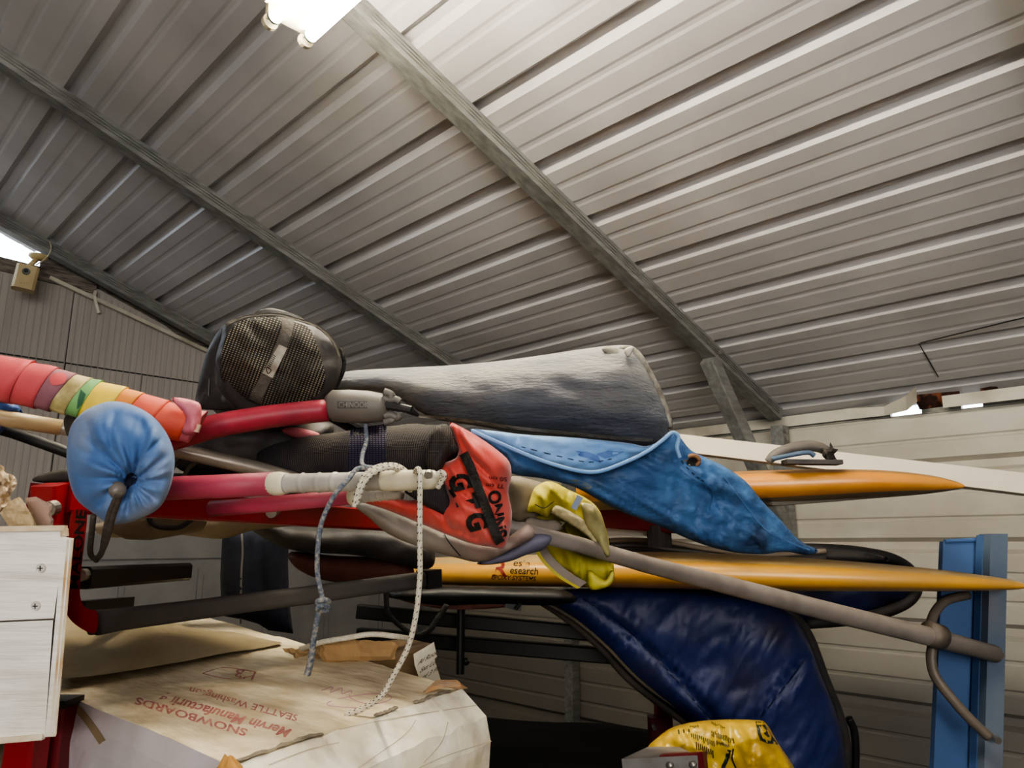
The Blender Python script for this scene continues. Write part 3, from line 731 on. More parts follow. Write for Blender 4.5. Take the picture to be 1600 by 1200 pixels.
# lower box beneath
lb = MB(); q = [PZ(90, 1160, 1.215), PZ(330, 1260, 1.215), PZ(640, 1180, 1.215)]
c0_ = A+so_*.02-Vector((0, 0, .118)); c0_ += fo_*.02
v0 = c0_+so_*.03; v1 = c0_-so_*.36; lgth = ld2*1.4
hb = Vector((0, 0, .2))
lb.hexa([v0-hb, v1-hb, v1-hb+lgth, v0-hb+lgth], [v0, v1, v1+lgth, v0+lgth]); tag(lb.build('cardboard_box', cardbrown), 'plain brown box underneath the printed snowboard carton', 'box')
st_ = MB(); ctr = (v0+v1+lgth)/2; ctr = (v0+v1)/2+lgth*.5
for a_, b_ in ((.1, .1), (.9, .1), (.1, .9), (.9, .9)):
    p = v0+(v1-v0)*a_+lgth*b_; st_.box((p.x-.02, p.y-.02, 0), (p.x+.02, p.y+.02, v0.z-.225))
lo_ = Vector((0, 0, .202)); st_.hexa([v0-lo_-Vector((0, 0, .02)), v1-lo_-Vector((0, 0, .02)), v1-lo_-Vector((0, 0, .02))+lgth, v0-lo_-Vector((0, 0, .02))+lgth], [v0-lo_, v1-lo_, v1-lo_+lgth, v0-lo_+lgth])
tag(st_.build('work_table', woodold), 'low wooden table carrying the stacked cartons', 'table')
# small torn carton behind
def HX(pts, d, dz, name, M, parent): pass
sc_ = thing('cardboard_box', 'small torn open brown carton behind the big printed one', 'box', P(590, 1060, 1.15))
fl1 = puff([(500, 1003), (560, 999), (618, 1003), (623, 1010), (617, 1022), (618, 1030), (560, 1035), (508, 1040), (498, 1025)], lf(500, 1.12, 620, 1.10), .006, 8, 6, smooth=False); displace(fl1, .002, 30)
fl1.build('flap', mat('kraft_flap', 'a07c4c', 'b48e5c', 12, .85, bump=.5), sc_)
fl2 = puff([(440, 1014), (456, 1012), (500, 1006), (506, 1020), (505, 1040), (486, 1022), (462, 1030)], 1.16, .008, 10, 6, smooth=False); displace(fl2, .006, 60); fl2.build('crumpled_flap', mat('kraft_crumple', '8a6c42', 'a8875a', 30, .9, bump=.9), sc_)
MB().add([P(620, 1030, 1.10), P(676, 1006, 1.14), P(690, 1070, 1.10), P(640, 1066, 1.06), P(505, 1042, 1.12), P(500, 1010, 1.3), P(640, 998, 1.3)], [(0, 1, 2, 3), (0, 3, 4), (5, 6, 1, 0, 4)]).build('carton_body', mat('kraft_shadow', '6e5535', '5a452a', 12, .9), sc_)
lab_ = puff([(646, 1022), (678, 1003), (683, 1026), (679, 1030), (692, 1074), (658, 1068), (648, 1040)], lf(646, 1.05, 690, 1.08), .002, 5, 5, smooth=False); lb_o = lab_.build('shipping_label', mat('label_paper', 'cfc6ae', 'bdb49a', 12, .8), sc_)
hw = MB(); 
for s_, o_ in (('Al Root', (652, 1040)), ('Sxt Lot', (655, 1052)), ('of 3 Ph', (658, 1063))): lettering(lb_o, s_, o_, (9.5, -5.5), (4, -12), 'x', None, mb=hw, shear=.3)
hw.build('handwriting', inkblk, sc_)
rp = [P(x, y, d) for x, y, d in ((470, 1014, 1.16), (500, 1004, 1.1), (540, 997, 1.08), (580, 991, 1.08), (615, 994, 1.08), (642, 998, 1.12))]
tag(MB().tube(crom([tuple(p) for p in rp], 6, False), .004, 8).build('rope_piece', rope_w, smooth=True), 'piece of beige cord lying on the small torn carton', 'rope')

# ---- white painted crate at the left edge
wc = thing('wooden_crate', 'white painted plank crate with screws at the left edge', 'crate', P(-60, 1160, .55))
def plank(q, dfr, dbk, name, M):
    return MB().hexa([P(x, y, dfr) for x, y in q], [P(x, y, dbk) for x, y in q]).build(name, M, wc)
p1 = plank([(-330, 832), (103, 825), (84, 966), (-330, 985)], .56, .575, 'plank', whitewood)
p2 = plank([(-330, 987), (83, 969), (70, 1150), (-330, 1180)], .56, .575, 'plank', whitewood)
p3 = plank([(103, 826), (103, 836), (111, 841), (84, 1146), (80, 1152), (70, 1150), (84, 966)], .558, .58, 'corner_strip', whitewood) if False else MB()
q = [(98, 838), (111, 841), (83, 1150), (70, 1152)]
MB().hexa([P(x, y, .557) for x, y in q], [P(x, y, .80) for x, y in [(x+2, y) for x, y in q]]).build('side_board', whitewood, wc)
ed = MB(); 
for a_, b_ in (((-330, 832), (103, 825)), ((100, 826), (101, 838)), ((110, 842), (83, 1149)), ((68, 1151), (-60, 1162))): ed.bar(P(*a_, .559), P(*b_, .559), .004, .004)
ed.build('bare_edge', barewood, wc)
MB().hexa([P(x, y, .575) for x, y in [(-330, 840), (98, 836), (82, 1140), (-330, 1165)]], [P(x, y, .85) for x, y in [(-330, 860), (98, 846), (92, 1090), (-330, 1100)]]).build('inner_box', mat('crate_inside', '9a8f80', None, rough=.8), wc)
for x, y in ((65, 887), (57, 946)):
    c_ = P(x, y, .5595); s_ = MB().tube([c_, c_-FWD*.0015], .0034, 12); so = s_.build('screw', mat('zinc_screw', 'cfcac0', None, rough=.6), wc)
    R_ = ray(x+1, y)-ray(x, y); R_.normalize(); U_ = R_.cross(FWD)
    MB().bar(c_-FWD*.0018-R_*.002, c_-FWD*.0018+R_*.002, .0006, .0004, up=FWD).bar(c_-FWD*.0018-U_*.002, c_-FWD*.0018+U_*.002, .0006, .0004, up=FWD).build('screw_slot', blk, so)
# torn kraft paper on top
pp = thing('torn_paper', 'crumpled torn kraft paper sticking out above the white crate', 'paper', P(20, 822, .66))
p_ = puff([(-60, 720), (0, 726), (8, 738), (22, 744), (26, 758), (16, 775), (18, 790), (0, 800), (-60, 810)], .68, .012, 14, 5, fold=lambda x, y: .01*noise.noise(Vector((x/9, y/9, 0)))+crease(x, y, 40, 30, 10, 2, .02)); p_.build('crumpled_sheet', paper, pp)
p_ = puff([(0, 802), (14, 784), (30, 776), (36, 782), (48, 802), (58, 822), (56, 832), (20, 832)], .665, .004, 6, 5, smooth=False, fold=lambda x, y: .006*noise.noise(Vector((x/14, y/14, 3)))); p_.build('folded_sheet', mat('olive_kraft', 'b39c74', 'a58d65', 9, .8, bump=.4), pp)
p_ = puff([(40, 778), (56, 776), (72, 784), (82, 788), (80, 806), (84, 812), (82, 826), (58, 828), (46, 800)], .69, .003, 6, 5, smooth=False); p_.build('flat_sheet', mat('rosy_kraft', 'a98a78', 'a08070', 9, .8, bump=.3), pp)

# ============================================================ SOFT GEAR, LEFT
# blue drawstring bag
gx, gy = 205, 751
def bagfold(x, y):
    dx, dy = x-gx, y-gy; r = math.hypot(dx, dy*1.0); a = math.atan2(dy, dx)
    s = .0055*math.exp(-r/40)*math.sin(19*a+1.6*math.sin(3*a+1)+r*.03)*min(1, r/8)
    s += .0075*math.exp(-r/80)*math.sin(8*a+1.4*math.sin(2*a)+r*.02)*min(1, r/25)
    s += crease(r*1.0, a*60, 0, 90, 26, 3, .008)*min(1, r/30)
    s += .024*math.exp(-(r/17)**2)+.012*math.exp(-(r/45)**2)
    s += .0035*noise.noise(Vector((x/38, y/38, 2)))
    return s
bag = thing('drawstring_bag', 'blue nylon drawstring bag end gathered with a black cord lock', 'bag', P(190, 815, .74))
bo_ = [(150, 633), (175, 627), (205, 632), (238, 650), (262, 680), (273, 715), (268, 755), (252, 790), (225, 808), (190, 819), (168, 817), (145, 802), (118, 778), (106, 742), (104, 705), (110, 668), (128, 645)]
bgo = puff(bo_, .74, .045, 75, 3, back=.12, fold=bagfold).build('pouch', blueN, bag, smooth=True)
patch(bgo, [(193, 762), (196, 748), (203, 739), (212, 742), (213, 752), (203, 760), (194, 770)], 'mouth', blueD, bag, grid=3, off=.0015, smooth=True)
kp = onto(bvh(bgo), 186, 765, .006)
MB().tube([kp+Vector((0, 0, .0)), kp-FWD*.003, kp-FWD*.008, kp-FWD*.011], [.0075, .0085, .006, .001], 14).build('cord_lock', mat('grey_cord_lock', '6e6660', None, rough=.4), bag, smooth=True)
for cc in ([(184, 772), (178, 785), (172, 800), (167, 818), (163, 840), (158, 866), (147, 872), (141, 862), (143, 835), (146, 806)], [(188, 773), (184, 786), (177, 806), (170, 832), (162, 856), (150, 876)]):
    pts = [tuple(P(x, y, .665+.0005*(y-770)*(.9 if y < 815 else .9))) for x, y in cc]
    MB().tube(crom(pts, 6, False), .0026, 8).build('cord', mat('dark_cord', '3a322c', '4c433b', 200, .9, bump=.6), bag, smooth=True)
# tail of the bag: the roll behind
patch
# rainbow wrapped roll
rr_ = thing('wrapped_roll', 'long roll wrapped in red, green, yellow and orange bands', 'roll', P(160, 660, .84))
sp = [(-60, 582, 37), (60, 602, 34.5), (118, 619, 32), (180, 633, 31), (240, 652, 30), (300, 665, 26)]
def spine(t):
    i = min(int(t*5), 4); u = t*5-i; a, b = sp[i], sp[i+1]; return [a[k]+(b[k]-a[k])*u for k in range(3)]
def band(x0, x1, M, name, r0=0, r1=2.5, skew=10):
    # a conical turn of tape from px x0 to x1 along the roll
    def at(x):
        for a, b in zip(sp, sp[1:]):
            if a[0] <= x <= b[0]: t = (x-a[0])/(b[0]-a[0]); return a[1]+(b[1]-a[1])*t, a[2]+(b[2]-a[2])*t
        return (sp[-1][1]+(x-300)*.2, sp[-1][2])
    pts = []; rad = []; n = 8
    for i in range(n+1):
        x = x0+(x1-x0)*i/n; y, r = at(x); pts.append(P(x, y, .80+.0002*x)); rad.append(m(r+r0+(r1-r0)*i/n, .80+.0002*x))
    mb = MB(); t0 = (pts[-1]-pts[0]).normalized(); upv = Vector((0, 0, 1)); sdv = t0.cross(upv).normalized(); upv = sdv.cross(t0)
    vs = []; seg = 28
    for i, p in enumerate(pts):
        for k in range(seg):
            a = 2*math.pi*k/seg; off = t0*(m(skew, .8)*math.sin(a))
            vs.append(p+off+(sdv*math.cos(a)+upv*math.sin(a))*rad[i]*(1+.02*math.sin(3*a+x0)))
    for ri, sgn in ((0, 1), (n, 1)):
        pass
    fs = [(i*seg+k, i*seg+(k+1) % seg, (i+1)*seg+(k+1) % seg, (i+1)*seg+k) for i in range(n) for k in range(seg)]
    fs += [tuple(range(seg))[::-1], tuple(range(n*seg, (n+1)*seg))]
    mb.add(vs, fs); return mb.build(name, M, rr_, smooth=False)
bands = [(-60, 36, rub1), (26, 74, rub1), (62, 100, rubpurple), (92, 124, rubtan), (116, 142, rubgreen), (132, 182, rubyellow), (170, 206, ruborange), (192, 246, rubred), (234, 296, rubred), (284, 309, rubpink)]
for i, (a_, b_, M_) in enumerate(bands):
    o_ = band(a_, b_, M_, 'band', -1, 1.6, 9)
    for p_ in o_.data.polygons: p_.use_smooth = len(p_.vertices) == 4
core = band(-60, 305, rub1, 'core', -3, -3, 9)
o_ = patch(rr_.children[2], [(80, 586), (92, 582), (104, 586), (100, 598), (84, 602), (78, 596)], 'pink_spot', rub1, rr_, smooth=True)
patch(rr_.children[4], [(126, 608), (134, 616), (128, 632), (120, 640), (121, 626)], 'fold_shadow', rubgreen_shade, rr_, grid=3)  # shadow of the fold, painted on as a darker green
MB().bar(P(304, 668, .83), P(312, 670, .83), .004, .009).build('foam_tab', mat('tan_foam', 'c8a888', 'b8977a', 40, .9, bump=.8), rr_)
p_ = puff([(268, 622), (306, 627), (315, 640), (312, 664), (304, 678), (284, 676), (290, 650)], .835, .01, 14, 5, fold=lambda x, y: .004*noise.noise(Vector((x/9, y/9, 0)))); p_.build('end_flap', rubpink, rr_, smooth=True)
# aluminium tube on the left and right of the bag
al = thing('mast_tube', 'bare aluminium mast tube running behind the blue bag', 'tube', P(250, 700, .9))
pts = [P(-60, 646, .88), P(110, 670, .92), P(272, 702, .96), P(400, 732, 1.0), P(540, 772, 1.06), P(700, 815, 1.14)]
MB().tube([tuple(p) for p in pts], [m(12, d) for d in (.88, .92, .96, 1.0, 1.06, 1.1)], 20).build('tube_wall', alum, al, smooth=True)
MB().tube([P(-60, 644, .879), P(-10, 651, .879), P(95, 668, .915)], m(12.6, .9), 20).build('clear_sleeve', mat('yellowed_sleeve', 'b59c6c', 'a08c66', 12, .4), al, smooth=True)
tag(MB().tube([P(-60, 655, .98), P(20, 676, .99), P(120, 712, 1.02), P(200, 735, 1.05)], m(9, 1.0), 14).build('boom_tube', blk, smooth=True), 'thin black boom tube beneath the aluminium tube at far left', 'tube')
# blue cap bag at far left
lc = thing('fabric_sleeve', 'royal blue sleeve with white lettering at the left edge', 'sleeve', P(5, 690, .9))
s_ = puff([(-50, 612), (0, 614), (22, 622), (30, 636), (38, 650), (24, 646), (18, 660), (6, 672), (-10, 682), (-50, 684)], .905, .022, 22, 5, fold=lambda x, y: .005*noise.noise(Vector((x/14, y/14, 1)))); so = s_.build('sleeve_body', mat('sleeve_blue', '2a4f9a', '3a62b0', 12, .6, bump=.4), lc, smooth=True)
lettering(so, 'IMW', (-6, 627), (15, 1), (2, -15), 'white_lettering', mat('white_ink', 'e6e4e0', None), so, bold=.01)
MB().bar(P(102, 655, .86), P(128, 645, .86), .02, .045).build('dark_tail', blkcloth, lc) if False else None
tag(puff([(100, 655), (110, 643), (140, 648), (130, 690), (108, 684), (101, 670)], .86, .012, 12, 6).build('cloth_tail', dust, smooth=True), 'dark cloth corner peeking out left of the blue drawstring bag', 'cloth')

# black mesh gear bag on top
def mbf(x, y):
    return crease(x, y, 60, 60, 34, 5, .014)+.002*noise.noise(Vector((x/9, y/9, 5)))
gb = thing('gear_bag', 'black mesh ended gear bag with grey webbing strap on top of the pile', 'bag', P(420, 640, 1.0))
fp = [(352, 506), (385, 493), (430, 490), (462, 497), (495, 508), (520, 530), (533, 560), (530, 590), (515, 618), (490, 632), (450, 640), (420, 638), (385, 628), (358, 610), (340, 585), (337, 560), (345, 530)]
gfo = puff(fp, .98, .045, 65, 6, back=.02, fold=mbf)
# body going back-left: loft
bodyp = []; cpts = [(437, 566, 106, .985), (428, 570, 108, 1.03), (405, 578, 100, 1.15), (395, 590, 92, 1.3), (390, 598, 82, 1.45)]
gbm = MB().tube([tuple(P(x, y, d)) for x, y, r, d in cpts], [m(r*.78, d) for x, y, r, d in cpts], 40, rfun=lambda t, a: 1+.05*math.sin(3*a+2)+.03*math.sin(7*a+t*5)); displace(gbm, .008, 14)
bodyo = gbm.build('bag_body', blkcloth, gb, smooth=True)
sf = puff([(350, 508), (385, 492), (372, 512), (352, 545), (345, 590), (362, 618), (400, 634), (370, 640), (320, 640), (305, 632), (312, 590), (325, 545)], lf(305, 1.06, 400, .99), .02, 26, 4, back=.08, fold=lambda x, y: crease(x, y, 110, 60, 14, 8, .012))
sf.build('side_panel', blkcloth, gb, smooth=True)
meshface = gfo.build('mesh_end', blkcloth, gb, smooth=True)
patch(meshface, [(352, 530), (368, 508), (390, 497), (430, 495), (460, 503), (482, 512), (492, 530), (502, 560), (508, 590), (500, 612), (478, 626), (430, 634), (400, 630), (372, 618), (350, 600), (344, 570)], 'mesh_panel', meshblk, gb, grid=6, off=.002, smooth=True)
rimm = MB(); cp = crom(fp, 5); tr = bvh(meshface); 
st1 = line(meshface, [(451, 497), (447, 520), (438, 545), (424, 575), (408, 605), (396, 630)], 18, 'strap', strapgrey, gb, off=.004)
lbo = patch(meshface, [(436, 538), (449, 544), (426, 591), (410, 583)], 'brand_label', labelm, gb, off=.006, grid=4)
tt = MB(); lettering(meshface, 'IIIIIIII', (421, 577), (5.4, -10.5), (-7, -4.2), 'x', None, mb=tt, off=.0072); line(meshface, [(424, 578), (419, 584), (416, 574), (424, 578)], 1.2, 'x', None, mb=tt, off=.0072, step=1); tt.build('label_print', inkblk, lbo)
line(meshface, [(352, 508), (385, 494), (430, 490.8), (462, 498), (495, 509), (520, 531), (532, 560)], 4, 'piping', strapgrey, gb, off=.003)
zz = MB().tube([P(327, 592, .975), P(326, 618, .975)], .0016, 6); zz.build('zip_pull', blkm, gb)
# stray strap loop at right of the bag
MB().tube(crom([tuple(P(x, y, 1.0)) for x, y in ((530, 545), (537, 560), (536, 580), (524, 605), (514, 625))], 5, False), .003, 8).build('webbing_loop', strapblk, gb, smooth=True)

# ============================================================ BOOMS
bm1 = thing('windsurf_boom', 'burgundy gripped boom with charcoal embossed head below the mesh bag', 'boom', P(420, 668, .92))
pts = [(250, 690, .90), (300, 676, .905), (350, 663, .91), (430, 650, .92), (512, 641, .93)]
MB().tube(crom([tuple(P(*q)) for q in pts], 5, False), [m(24-2*i/20, .92) for i in range(21)], 20, flat=.8).build('grip', boomred, bm1, smooth=True)
hp = [(511, 635, 19), (520, 634, 29), (545, 635, 31), (575, 636, 30), (597, 637, 26), (606, 637, 20)]
hd_ = MB().tube([tuple(P(x, y, .935)) for x, y, r in hp], [m(r*.98, .935) for x, y, r in hp], 28, flat=.86).build('head', darkplastic, bm1, smooth=True)
patch(hd_, [(527, 627), (574, 627), (574, 638), (527, 638)], 'name_plate', mat('plate_recess', '45413b', None, rough=.6), hd_, grid=5, off=.0008)
lettering(hd_, 'CHINOOK', (528.5, 636.5), (9.9, 0), (0, -12), 'raised_name', mat('raised_text', '6e6860', None, rough=.5), hd_, off=.0022, bold=.02)
fg = MB()
for q in ([(598, 622), (608, 625), (618, 624), (625, 628)], [(600, 650), (610, 648), (620, 653), (625, 648)], [(600, 612), (606, 614), (612, 618), (610, 624)], [(600, 660), (606, 658), (612, 656), (616, 658)]):
    fg.tube(crom([tuple(P(x, y, .925)) for x, y in q], 4, False), .0048, 8)
fg.build('jaw', darkplastic, bm1, smooth=True)
ck = MB()
for i, x in enumerate((606, 614, 622, 630, 638)): ck.tube([P(x-4, 632+i*1.6, .925), P(x+4, 634+i*1.6, .925)], .0062-.0003*i, 10)
ck.tube([P(640, 640, .93), P(652, 648, .95)], [.006, .003], 8); ck.build('buckle_chain', blk, bm1)

def boom(name, lab, pts_red, rr, x0, y0, x1, y1, d0_, d1_, r0, r1, endcap):
    th_ = thing(name, lab, 'boom', P((x0+x1)/2, (y0+y1)/2+20, (d0_+d1_)/2))
    MB().tube([tuple(P(*q)) for q in pts_red], [m(rr, q[2]) for q in pts_red], 20).build('grip', boompink, th_, smooth=True)
    dx = (x1-x0); L_ = lambda t: P(x0+dx*t, y0+(y1-y0)*t, d0_+(d1_-d0_)*t); R_ = lambda t: m(r0+(r1-r0)*t, d0_+(d1_-d0_)*t)
    MB().tube([L_(-.01), L_(.0), L_(.05), L_(.07), L_(.10)], [R_(0)*1.02, R_(0)*1.16, R_(0)*1.2, R_(0)*1.12, R_(0)*.95], 22).build('collar', ivory, th_, smooth=True)
    ptx = []; rad = []
    for i in range(60):
        t = .09+.57*i/59; ptx.append(L_(t)); k = abs(((t-.09)/.095) % 1-.5)
        rad.append(R_(t)*(1.06 if k > .44 else .96))
    MB().tube(ptx, rad, 22).build('extension', greyplastic, th_, smooth=True)
    if endcap:
        MB().tube([L_(.65), L_(.67), L_(.85), L_(.95), L_(.985), L_(1.0)], [R_(.6)*1.0, R_(.6)*1.06, R_(.9)*1.04, R_(1)*.98, R_(1)*.7, R_(1)*.3], 22).build('end_cap', ivory, th_, smooth=True)
        c_ = L_(.93)-FWD*(R_(1)*.9); MB().tube([c_+Vector((0, 0, .008)), c_-FWD*.004+Vector((0, 0, .006))], .0045, 12).build('screw', chrome, th_)
    return th_
b2 = boom('windsurf_boom', 'rose gripped boom with ivory segmented tail lying across the rack', [(200, 764, .86), (260, 763, .85), (340, 760, .84), (428, 756, .83)], 18.5, 424, 756, 690, 749, .83, .775, 15.5, 15.5, True)
b3 = boom('windsurf_boom', 'second rose boom with grey tail lying just below the first', [(330, 795, .90), (420, 788, .88), (550, 776, .86)], 12.5, 548, 776, 668, 766, .86, .83, 11, 10.5, False)
# ropes
def rope(name, lab, pts, r, M, flecks=None, knot=None):
    th_ = thing(name, lab, 'rope', P(*pts[-1]))
    cp_ = crom([tuple(P(*q)) for q in pts], 10, False)
    MB().tube(cp_, r, 10, rfun=None).build('strand', M, th_, smooth=True)
    if flecks:
        fk = MB(); acc = 0; rr2 = random.Random(1); T_ = Vector((0, 0, 1))
        for i in range(1, len(cp_)-1):
            a, b = Vector(cp_[i-1]), Vector(cp_[i]); acc += (b-a).length
            if acc > .0052:
                acc = 0; t = (b-a).normalized(); sd = t.cross(FWD).normalized(); nf = sd.cross(t).normalized()
                if nf.dot(FWD) > 0: nf = -nf
                for ang in (-50, 20, 95, 190, 260):
                    an = math.radians(ang+rr2.uniform(-14, 14)); n_v = nf*math.cos(an)+sd*math.sin(an)
                    c = b+n_v*r; q = t.cross(n_v)
                    fk.bar(c-t*.0009-q*.0004, c+t*.0009+q*.0004, .0008, .0006, up=n_v)
        if fk.v: fk.build('flecks', flecks, th_)
    return th_
wr = rope('white_rope', 'white flecked rope hanging from the ivory boom end to the carton', [(684, 762, .758), (694, 745, .752), (690, 738, .75), (683, 742, .75)], .0028, rope_w, fleck)
rope('white_rope', 'long white flecked rope draped over the boom down to the carton', [(640, 768, .80), (645, 748, .795), (652, 733, .765), (656, 742, .752), (656, 790, .745), (656, 850, .742), (656, 900, .742), (650, 960, .745), (638, 1010, .75), (615, 1055, .755), (595, 1088, .76), (565, 1108, .765), (540, 1117, .768)], .0028, rope_w, fleck)
rope('white_rope', 'short white flecked rope looped around the ivory boom tail', [(650, 752, .80), (625, 730, .79), (600, 727, .775), (575, 738, .765), (562, 760, .757), (554, 790, .755), (560, 778, .757), (570, 752, .758), (590, 735, .762), (610, 730, .768), (622, 733, .78)], .0028, rope_w, fleck)
gr_ = rope('grey_rope', 'grey blue knotted rope hanging from the charcoal boom head', [(571, 664, .92), (572, 690, .90), (566, 712, .87), (568, 728, .83), (592, 731, .79), (560, 732, .782), (545, 748, .765), (522, 775, .75), (503, 815, .745), (497, 850, .74), (496, 895, .74), (503, 932, .738), (504, 945, .736)], .0026, rope_g)
MB().tube(crom([tuple(P(*q)) for q in [(502, 940, .736), (496, 965, .738), (490, 1000, .742), (486, 1030, .744), (480, 1054, .746)]], 8, False), [.0026+.0009*(i/32) for i in range(33)], 10).build('tail', rope_g, gr_, smooth=True)
kn = MB()
for k in range(2):
    c_ = (505, 941+k*9); kn.tube(crom([tuple(P(c_[0]+9*math.cos(a), c_[1]+4*math.sin(a), .736+.006*math.sin(a*1+1))) for a in [i*math.pi/4 for i in range(9)]], 3, False), .0027, 8)
kn.build('knot', rope_g, gr_, smooth=True)

# ============================================================ SAIL BAGS, CENTRE
# ribbed mesh bag with red end
rb = thing('sail_bag', 'dark ribbed mesh sail bag with coral red end, bold black letters and strap', 'bag', P(700, 850, .95))
bp = [(410, 722, 20), (470, 716, 34), (540, 712, 44), (600, 712, 50), (650, 710, 52), (690, 712, 48), (715, 722, 38)]
mb = MB().tube(crom([tuple(P(x, y, 1.06-.09*i/6)) for i, (x, y, r) in enumerate(bp)], 4, False), [m(q, 1.0) for q in np.interp(np.linspace(0, 6, 25), range(7), [b[2] for b in bp])], 36, flat=.95); displace(mb, .004, 12)
rbb = mb.build('mesh_body', meshsail, rb, smooth=True)
patch(rbb, [(548, 670), (604, 662), (602, 758), (556, 758), (540, 740)], 'purple_band', purplec, rb, grid=8, off=.001)
def rf(x, y):
    return crease(x, y, 62, 90, 22, 9, .018)*(1 if x > 690 else .5)
ro = [(702, 660), (722, 668), (750, 684), (778, 704), (796, 722), (799, 745), (794, 770), (800, 800), (797, 830), (788, 856), (770, 855), (740, 850), (700, 836), (650, 815), (600, 795), (565, 783), (600, 775), (640, 782), (672, 778), (692, 790), (700, 770), (682, 740), (690, 725), (712, 716), (716, 700), (708, 680)]
rdo = puff(ro, lambda x, y: .945-.015*math.sin((x-690)/40), .030, 34, 4, back=.05, fold=rf, k=3).build('red_end', redc, rb, smooth=True)
# dark triangle flap
puff([(630, 768), (688, 738), (703, 782), (700, 808), (668, 792), (655, 785)], .925, .006, 10, 5, smooth=False).build('mesh_flap', meshsail, rb, smooth=True)
puff([(678, 668), (700, 664), (712, 690), (716, 705), (700, 716), (688, 736), (676, 740), (664, 720), (668, 690)], .925, .02, 18, 5, fold=lambda x, y: .004*math.sin((x+y*.4)/4)).build('mesh_hem', meshsail, rb, smooth=True)
sto = line(rdo, [(724, 708), (735, 730), (748, 765), (762, 800), (775, 835), (783, 850)], 15, 'strap', strapblk, rb, off=.008)
e_ = MB(); 
lm = MB()
lettering(rdo, 'G', (700, 744), (12, 34), (46, -10), 'x', None, mb=lm, bold=.05, off=.003)
lettering(rdo, 'T', (712, 778), (10, 36), (46, -12), 'x', None, mb=lm, bold=.05, off=.003)
lettering(rdo, 'G', (726, 806), (13, 36), (44, -12), 'x', None, mb=lm, bold=.05, off=.003)
line(rdo, [(703, 765), (712, 778)], 6, 'x', None, mb=lm, off=.003, step=2)
patch(rdo, [(733, 822), (742, 830), (756, 838), (738, 838), (732, 832)], 'x', None, build=False)
lm.build('large_lettering', inkblk, rdo)
lm = MB()
lettering(rdo, 'SNNO', (792, 838), (-4, -26), (-27, 6), 'x', None, mb=lm, bold=.035, off=.003)
lettering(rdo, '50 cm', (792, 746), (-11.5, -.8), (1.5, 9), 'x', None, mb=lm, off=.003)
lettering(rdo, '77 cm', (787, 757), (-11.5, -.8), (1.5, 9), 'x', None, mb=lm, off=.003)
lm.build('small_lettering', inkblk, rdo)
# pale grey bag below
gy_ = thing('sail_bag', 'pale grey and slate sail bag sagging below the red ended one', 'bag', P(700, 875, 1.05))
puff([(550, 785), (600, 792), (660, 815), (720, 838), (780, 850), (800, 835), (825, 820), (835, 838), (800, 858), (755, 878), (715, 872), (660, 856), (610, 836), (575, 808)], 1.04, .03, 30, 6, back=.12, fold=lambda x, y: crease(x, y, 25, 120, 18, 1, .012)).build('grey_body', greyc, gy_, smooth=True)
puff([(745, 880), (790, 862), (830, 836), (862, 838), (850, 858), (825, 866), (800, 876), (770, 882)], 1.07, .015, 16, 6, back=.05, fold=lambda x, y: .004*noise.noise(Vector((x/20, y/14, 1)))).build('slate_flap', greyblue, gy_, smooth=True)
gso = gy_.children[0]
line(gso, [(690, 822), (700, 845), (722, 872)], 1.6, 'seam', inkblk, gy_)
tb_ = puff([(795, 745), (840, 752), (862, 765), (850, 790), (838, 812), (825, 815), (800, 812), (796, 780)], 1.40, .02, 24, 6, back=.05, fold=lambda x, y: .006*noise.noise(Vector((x/16, y/30, 1))))
tag(tb_.build('cloth_bag', taupec, smooth=True), 'taupe nylon bag tucked between the red and yellow bags', 'bag')

# yellow bag
yb = thing('sail_bag', 'yellow sailcloth bag hanging open with a faded hem and grey binding', 'bag', P(900, 915, 1.3))
puff([(838, 760), (860, 752), (890, 766), (915, 778), (935, 795), (945, 820), (952, 850), (950, 868), (935, 860), (925, 835), (900, 815), (865, 800), (855, 808), (835, 800), (824, 800), (830, 775)], 1.36, .03, 28, 4, back=.1, fold=lambda x, y: crease(x, y, 60, 60, 18, 1, .02)).build('upper_panel', yelc, yb, smooth=True)
puff([(838, 806), (866, 802), (905, 818), (930, 842), (945, 868), (958, 880), (958, 900), (945, 915), (922, 920), (900, 900), (870, 880), (848, 850), (836, 822)], 1.40, .02, 28, 4, back=.08, fold=lambda x, y: crease(x, y, 75, 90, 20, 4, .02)+.16*math.exp(-((x-902)/26)**2-((y-838-(x-902)*.7)/15)**2)).build('inner_panel', yeld, yb, smooth=True)
ypo = yb.children[0]
puff([(908, 786), (928, 790), (942, 812), (950, 845), (953, 868), (944, 866), (930, 842), (916, 822), (910, 800)], 1.325, .012, 12, 4, fold=lambda x, y: crease(x, y, 70, 50, 10, 6, .01)).build('faded_side', mat('faded_yellow_cloth', 'b5aa6c', 'a89f60', 14, .75, bump=.4, dirt='8c8874', dscale=14, damt=.6), yb, smooth=True)
puff([(826, 808), (852, 812), (870, 812), (880, 824), (868, 832), (836, 830), (820, 822)], 1.385, .006, 6, 4).build('grey_lining', tapeg, yb, smooth=True)
puff([(862, 800), (868, 790), (885, 795), (915, 815), (930, 838), (950, 866), (942, 868), (922, 842), (900, 825), (872, 808)], 1.33, .008, 8, 4, fold=lambda x, y: .006*noise.noise(Vector((x/7, y/7, 1)))).build('hem', yelfade, yb, smooth=True)
puff([(918, 896), (925, 892), (945, 906), (955, 890), (960, 895), (957, 910), (945, 919), (922, 921)], 1.36, .012, 10, 4).build('lower_cuff', yelc, yb, smooth=True)
bi = crom([(842, 838), (848, 858), (862, 878), (885, 898), (912, 914)], 6, False)
mbx = MB(); vs = []
for i, (x, y) in enumerate(bi):
    vs += [P(x-6, y+4, 1.345), P(x+5, y-4, 1.34)]
